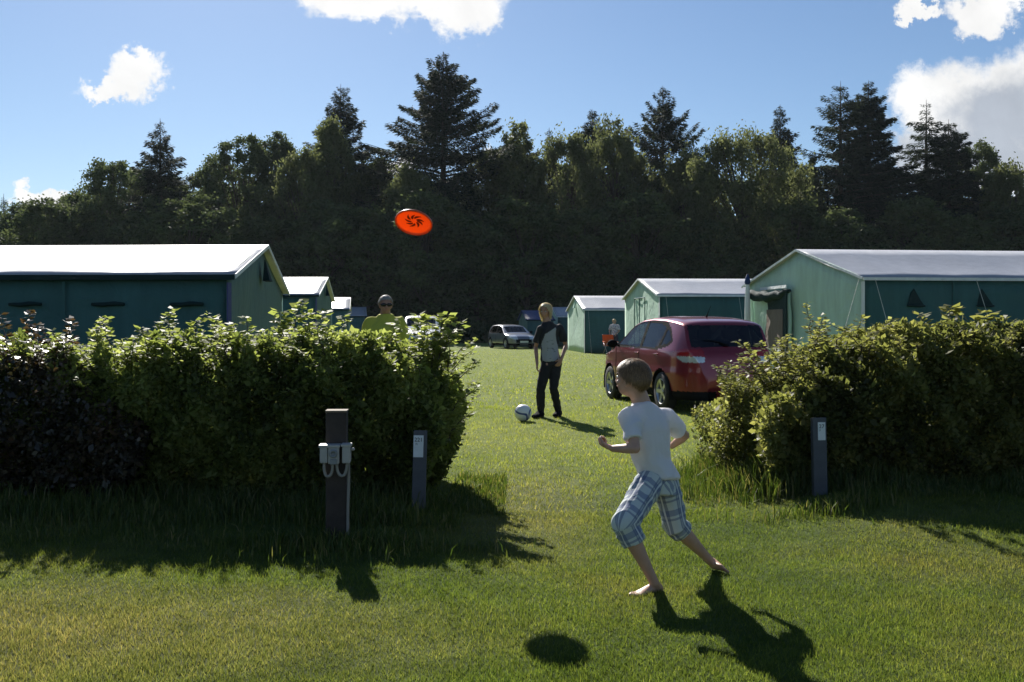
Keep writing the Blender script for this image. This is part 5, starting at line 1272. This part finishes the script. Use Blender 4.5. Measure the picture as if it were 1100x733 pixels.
for q in ('heelR', 'toeR', 'heelL', 'toeL'): J[q].z = gzf(J[q].x, J[q].y) + .012
st, hs = .95, 1.0
off = Vector((J['anR'].x, J['anR'].y, gzf(J['anR'].x, J['anR'].y)))
teen = empty('person', off, 0, 'standing blond teenager in black trousers and a black and grey t-shirt', 'person')
c, f, u, s, tor = build_body(teen, off, J, st, hs, SKIN2, .0065)
make_hair(teen, c, f, u, s, hs, off, H_BL, line=(46, -22, -48), vol=1.04, nstr=5200, slen=.055, swid=.0030, seed=6, long=1.3)
pel, wst, cst, nk, up, shax, hpax, fr, fr2, smid, hw_ = tor
def shirt(bm):
    hem = pel + up * .015
    add_loft(bm, [(hem - up * .02, hpax, fr2, .150, .118), (hem + up * .03, hpax, fr2, .148, .115), (wst, (hpax + shax) / 2, fr, .134, .103), (cst, shax, fr, .148, .106), (smid - up * .015, shax, fr, hw_ * 1.05, .090), (smid.lerp(nk, .4) + up * .024, shax, fr, hw_ * .74, .076), (smid.lerp(nk, .8) + up * .02, shax, fr, .082, .068), (nk + up * .012, shax, fr, .062, .060)], 22)
    for q in 'LR':
        sh, el = Vector(J['sh' + q]), Vector(J['el' + q]); d_ = (el - sh).normalized(); sd_ = d_.orthogonal(); fd_ = d_.cross(sd_)
        chain(bm, [smid.lerp(sh, .5), sh], [.060, .055])
        add_loft(bm, [(sh, sd_, fd_, .054, .054), (sh.lerp(el, .45), sd_, fd_, .055, .055), (sh.lerp(el, .74), sd_, fd_, .057, .057)], 16)
m, t, out = new_mat('black_and_grey_jersey')
pa = t.n('ShaderNodeAttribute', attribute_name='panel').outputs['Fac']
tc = t.n('ShaderNodeTexCoord'); mp = t.n('ShaderNodeMapping'); t.l.new(tc.outputs['Object'], mp.inputs[0]); mp.inputs['Scale'].default_value = (10, 10, 26)
nz = t.n('ShaderNodeTexNoise', i_Scale=1.3, i_Detail=3.0); t.l.new(mp.outputs[0], nz.inputs['Vector'])
prn = t.math('MULTIPLY', t.math('GREATER_THAN', nz.outputs[0], .60), t.n('ShaderNodeAttribute', attribute_name='print').outputs['Fac'])
grey = t.mix(t.math('MULTIPLY', prn, .6), (.30, .31, .33), (.06, .065, .08))
cc = t.mix(pa, (.012, .013, .018), grey)
p = t.n('ShaderNodeBsdfPrincipled', i_Base_Color=cc, i_Roughness=.85); t.l.new(p.outputs[0], out.inputs[0])
sh_o = garment('t_shirt', teen, off, shirt, m, .008, .010, 7., 5)
folds(sh_o, .03, 7, (.35, .1, .9), 2.5, 9)
me = sh_o.data; n = len(me.vertices); cv = np.empty(n * 3, np.float32); me.vertices.foreach_get('co', cv); cv = cv.reshape(-1, 3) + np.array(off)[None]
rel = cv - np.array(pel)[None]; hgt = rel @ np.array(up); lat = rel @ np.array(-shax); frt = (rel - hgt[:, None] * np.array(up)[None]) @ np.array(fr)
frt = frt if frt[np.argmax(np.abs(frt))] > -9 else -frt
fdir = np.array(fr) if np.dot(np.array(fr), np.array(f)) > 0 else -np.array(fr)
frt = rel @ fdir
pan = (frt > .0) & (lat < .105 - .04 * sstep(.1, .4, hgt)) & (lat > -.15 + .05 * sstep(.25, .45, hgt)) & (hgt < .46 + .5 * np.clip(lat, -.2, .1))
attr(me, 'panel', pan.astype(float)); attr(me, 'print', (np.abs(hgt - .22) < .09).astype(float) * (np.abs(lat + .02) < .07))
DEN = cloth('black_denim', (.014, .014, .017), .8, 0, .25, bump=.3)
def jeans(bm):
    add_loft(bm, [(pel + up * .06, hpax, fr2, .140, .106), (pel, hpax, fr2, .156, .118), (pel - up * .07, hpax, fr2, .148, .112)], 20)
    for q in 'LR':
        hp, kn, an = Vector(J['hip' + q]), Vector(J['kn' + q]), Vector(J['an' + q])
        chain(bm, [hp, hp.lerp(kn, .5), kn, kn.lerp(an, .35), kn.lerp(an, .92)], [.090, .082, .063, .063, .050])
tj = garment('trousers', teen, off, jeans, DEN, .009, .006, 9., 7); folds(tj, .016, 3, (.9, .1, .3), 6, 14)
def shoes_of(Jx, root, off, mat, k=1.0):
    for q in 'LR':
        h_, t_ = Vector(Jx['heel' + q]), Vector(Jx['toe' + q]); d_ = (t_ - h_); L_ = d_.length; d_.normalize(); u_ = Vector((0, 0, 1)); u_ = (u_ - d_ * u_.dot(d_)).normalized(); s_ = d_.cross(u_)
        bm = bmesh.new()
        add_loft(bm, [(h_ - d_ * .015 + u_ * .03, s_, u_, .034 * k, .040), (h_ + d_ * .04 + u_ * .045, s_, u_, .044 * k, .060), (h_ + d_ * L_ * .35 + u_ * .045, s_, u_, .044 * k, .055), (h_ + d_ * L_ * .6 + u_ * .030, s_, u_, .048 * k, .038), (h_ + d_ * L_ * .9 + u_ * .024, s_, u_, .048 * k, .034), (h_ + d_ * (L_ + .045) + u_ * .020, s_, u_, .032 * k, .024)], 18)
        add_ellipsoid(bm, Vector(Jx['an' + q]) - u_ * .02, (.05, 0, 0), (0, .05, 0), (0, 0, .06))
        bm.normal_update(); me = bpy.data.meshes.new('shoe'); bm.to_mesh(me); bm.free(); me.transform(Matrix.Translation(-off)); remesh(link('shoe', me, mat, root), .008, 2)
shoes_of(J, teen, off, simple('black_canvas', (.010, .010, .012), .9, spec=.05), 1.2)

# ---- a plain standing figure, for the two people farther off
def standing(x, y, yaw, h, arms=0.0):
    k = h / 1.75; ca, sa = math.cos(yaw), math.sin(yaw); z0 = gzf(x, y)
    def W(a, b, c_): return Vector((x + (a * ca - b * sa) * k, y + (a * sa + b * ca) * k, z0 + c_ * k))     # a to the right of the face, b forward
    J = dict(head=W(0, .03, 1.615), face=Vector((-sa, ca, -.05)), neck=W(0, -.005, 1.50), pelvis=W(0, 0, .97), shR=W(.185, -.01, 1.41), shL=W(-.185, -.01, 1.41), elR=W(.25, -.02 + .05 * arms, 1.13), elL=W(-.25, -.02 + .05 * arms, 1.13),
             wrR=W(.24 - .10 * arms, .06 + .2 * arms, .89 + .12 * arms), wrL=W(-.24 + .10 * arms, .06 + .2 * arms, .89 + .12 * arms), hipR=W(.09, 0, .93), hipL=W(-.09, 0, .93), knR=W(.10, .03, .51), knL=W(-.11, .01, .51), anR=W(.10, -.02, .085), anL=W(-.13, -.03, .085),
             heelR=W(.10, -.08, .008), toeR=W(.14, .16, .008), heelL=W(-.13, -.09, .008), toeL=W(-.19, .14, .008))
    fwd = W(0, 1, 0) - W(0, 0, 0); rt_ = W(1, 0, 0) - W(0, 0, 0)
    for q, sg in (('R', 1), ('L', -1)): J['hd' + q] = Vector((0, 0, -1)) + fwd * .25; J['pn' + q] = -rt_ * sg; J['th' + q] = 1 if sg > 0 else -1; J['curl' + q] = .45
    return J, k
def dressed(x, y, yaw, h, label, skin, hairm, topm, legm, legto, arms=0., bulk=1.0, line=(40, -4, -38), shoe=None, sleeve=.72, seed=1):
    J, k = standing(x, y, yaw, h, arms); J['bulk'] = bulk
    off = Vector((x, y, gzf(x, y))); root = empty('person', off, 0, label, 'person')
    c, f, u, s, tor = build_body(root, off, J, k, k, skin, .008)
    make_hair(root, c, f, u, s, k, off, hairm, line=line, vol=1.03, nstr=2200, slen=.030, swid=.003, seed=seed)
    pel, wst, cst, nk, up, shax, hpax, fr, fr2, smid, hw_ = tor; b_ = bulk * k
    def top(bm):
        hem = pel - up * .03 * k
        add_loft(bm, [(hem, hpax, fr2, .172 * b_, .128 * b_), (wst, shax, fr, .155 * b_, .118 * b_), (cst, shax, fr, .172 * b_, .122 * b_), (smid - up * .03 * k, shax, fr, hw_ * 1.02, .100 * b_), (smid.lerp(nk, .4) + up * .014 * k, shax, fr, hw_ * .66, .082 * b_), (smid.lerp(nk, .8) + up * .02 * k, shax, fr, .085 * b_, .072 * b_), (nk + up * .012, shax, fr, .066 * b_, .064 * b_)], 20)
        for q in 'LR':
            sh, el = Vector(J['sh' + q]), Vector(J['el' + q]); d_ = (el - sh).normalized(); sd_ = d_.orthogonal(); fd_ = d_.cross(sd_)
            chain(bm, [smid.lerp(sh, .6), sh], [.066 * k, .064 * k]); add_loft(bm, [(sh, sd_, fd_, .064 * k, .064 * k), (sh.lerp(el, sleeve), sd_, fd_, .072 * k, .072 * k)], 14)
    gm = garment('shirt', root, off, top, topm, .010, .010, 6., seed); folds(gm, .03, seed, (.3, .1, .9), 2.5, 8)
    def legs(bm):
        add_loft(bm, [(pel + up * .06, hpax, fr2, .150 * b_, .115 * b_), (pel - up * .08, hpax, fr2, .155 * b_, .112 * b_)], 18)
        for q in 'LR':
            hp, kn, an = Vector(J['hip' + q]), Vector(J['kn' + q]), Vector(J['an' + q]); chain(bm, [hp, kn, kn.lerp(an, legto)], [.098 * k, .075 * k, .070 * k])
    garment('trousers' if legto > .5 else 'shorts', root, off, legs, legm, .011, .006, 7., seed + 1)
    shoes_of(J, root, off, shoe or BLK)
    return root, c, f, u, s, k, off
mp_ = P(414, 330, 12.3)
YEL = cloth('lime_cotton', (.56, .58, .10), .85, .32, .08)
mroot, c, f, u, s, k, off = dressed(mp_.x, mp_.y, R(180 + 14), 1.77, 'grey-haired person in lime yellow shirt and sunglasses standing behind the left hedge', SKIN2, H_GR, YEL, simple('navy_shorts', (.02, .025, .05), .9), .15, bulk=1.12, line=(36, 4, -34), seed=12)
bm = bmesh.new()
for q in (-1, 1): add_ellipsoid(bm, c + (s * q * .034 + f * .088 + u * .006) * k, s * .037 * k, f * .014 * k, u * .022 * k, 16, 10)
add_tube(bm, [c + (s * -.074 + f * -.005 + u * .008) * k, c + (s * -.070 + f * .06 + u * .012) * k, c + (s * -.03 + f * .098 + u * .014) * k, c + (s * .03 + f * .098 + u * .014) * k, c + (s * .070 + f * .06 + u * .012) * k, c + (s * .074 + f * -.005 + u * .008) * k], .005, 6)
o = bm_obj('sunglasses', bm, simple('black_lens', (.006, .006, .008), .08), mroot, True); o.data.transform(Matrix.Translation(-off))
m, t, out = new_mat('speckled_cotton')
tc = t.n('ShaderNodeTexCoord'); vz = t.n('ShaderNodeTexVoronoi', i_Scale=16.0); t.l.new(tc.outputs['Object'], vz.inputs['Vector'])
p = t.n('ShaderNodeBsdfPrincipled', i_Base_Color=t.ramp(vz.outputs['Distance'], [(.25, (.20, .16, .22)), (.5, (.55, .52, .56))]), i_Roughness=.85); t.l.new(p.outputs[0], out.inputs[0])
dressed(4.98, 48.4, R(180 - 25), 1.72, 'distant person in a pale patterned top behind the orange camping chair', SKIN, H_BL, m, simple('dark_shorts', (.04, .04, .06), .9), .1, arms=.9, line=(38, -10, -40), seed=15, shoe=simple('white_shoe', (.7, .7, .7), .6))

# ------------------------------------------------------------------ air
bm = bmesh.new(); add_box(bm, (0, 170, 16.5), (660, 500, 35))
m, t, out = new_mat('summer_air')
pv_ = t.n('ShaderNodeVolumePrincipled', i_Color=(.72, .84, .96, 1), i_Density=.00011); pv_.inputs['Anisotropy'].default_value = .2
t.l.new(pv_.outputs[0], out.inputs['Volume'])
tag(bm_obj('haze', bm, m), 'thin summer air over the whole field', 'haze', kind='stuff')
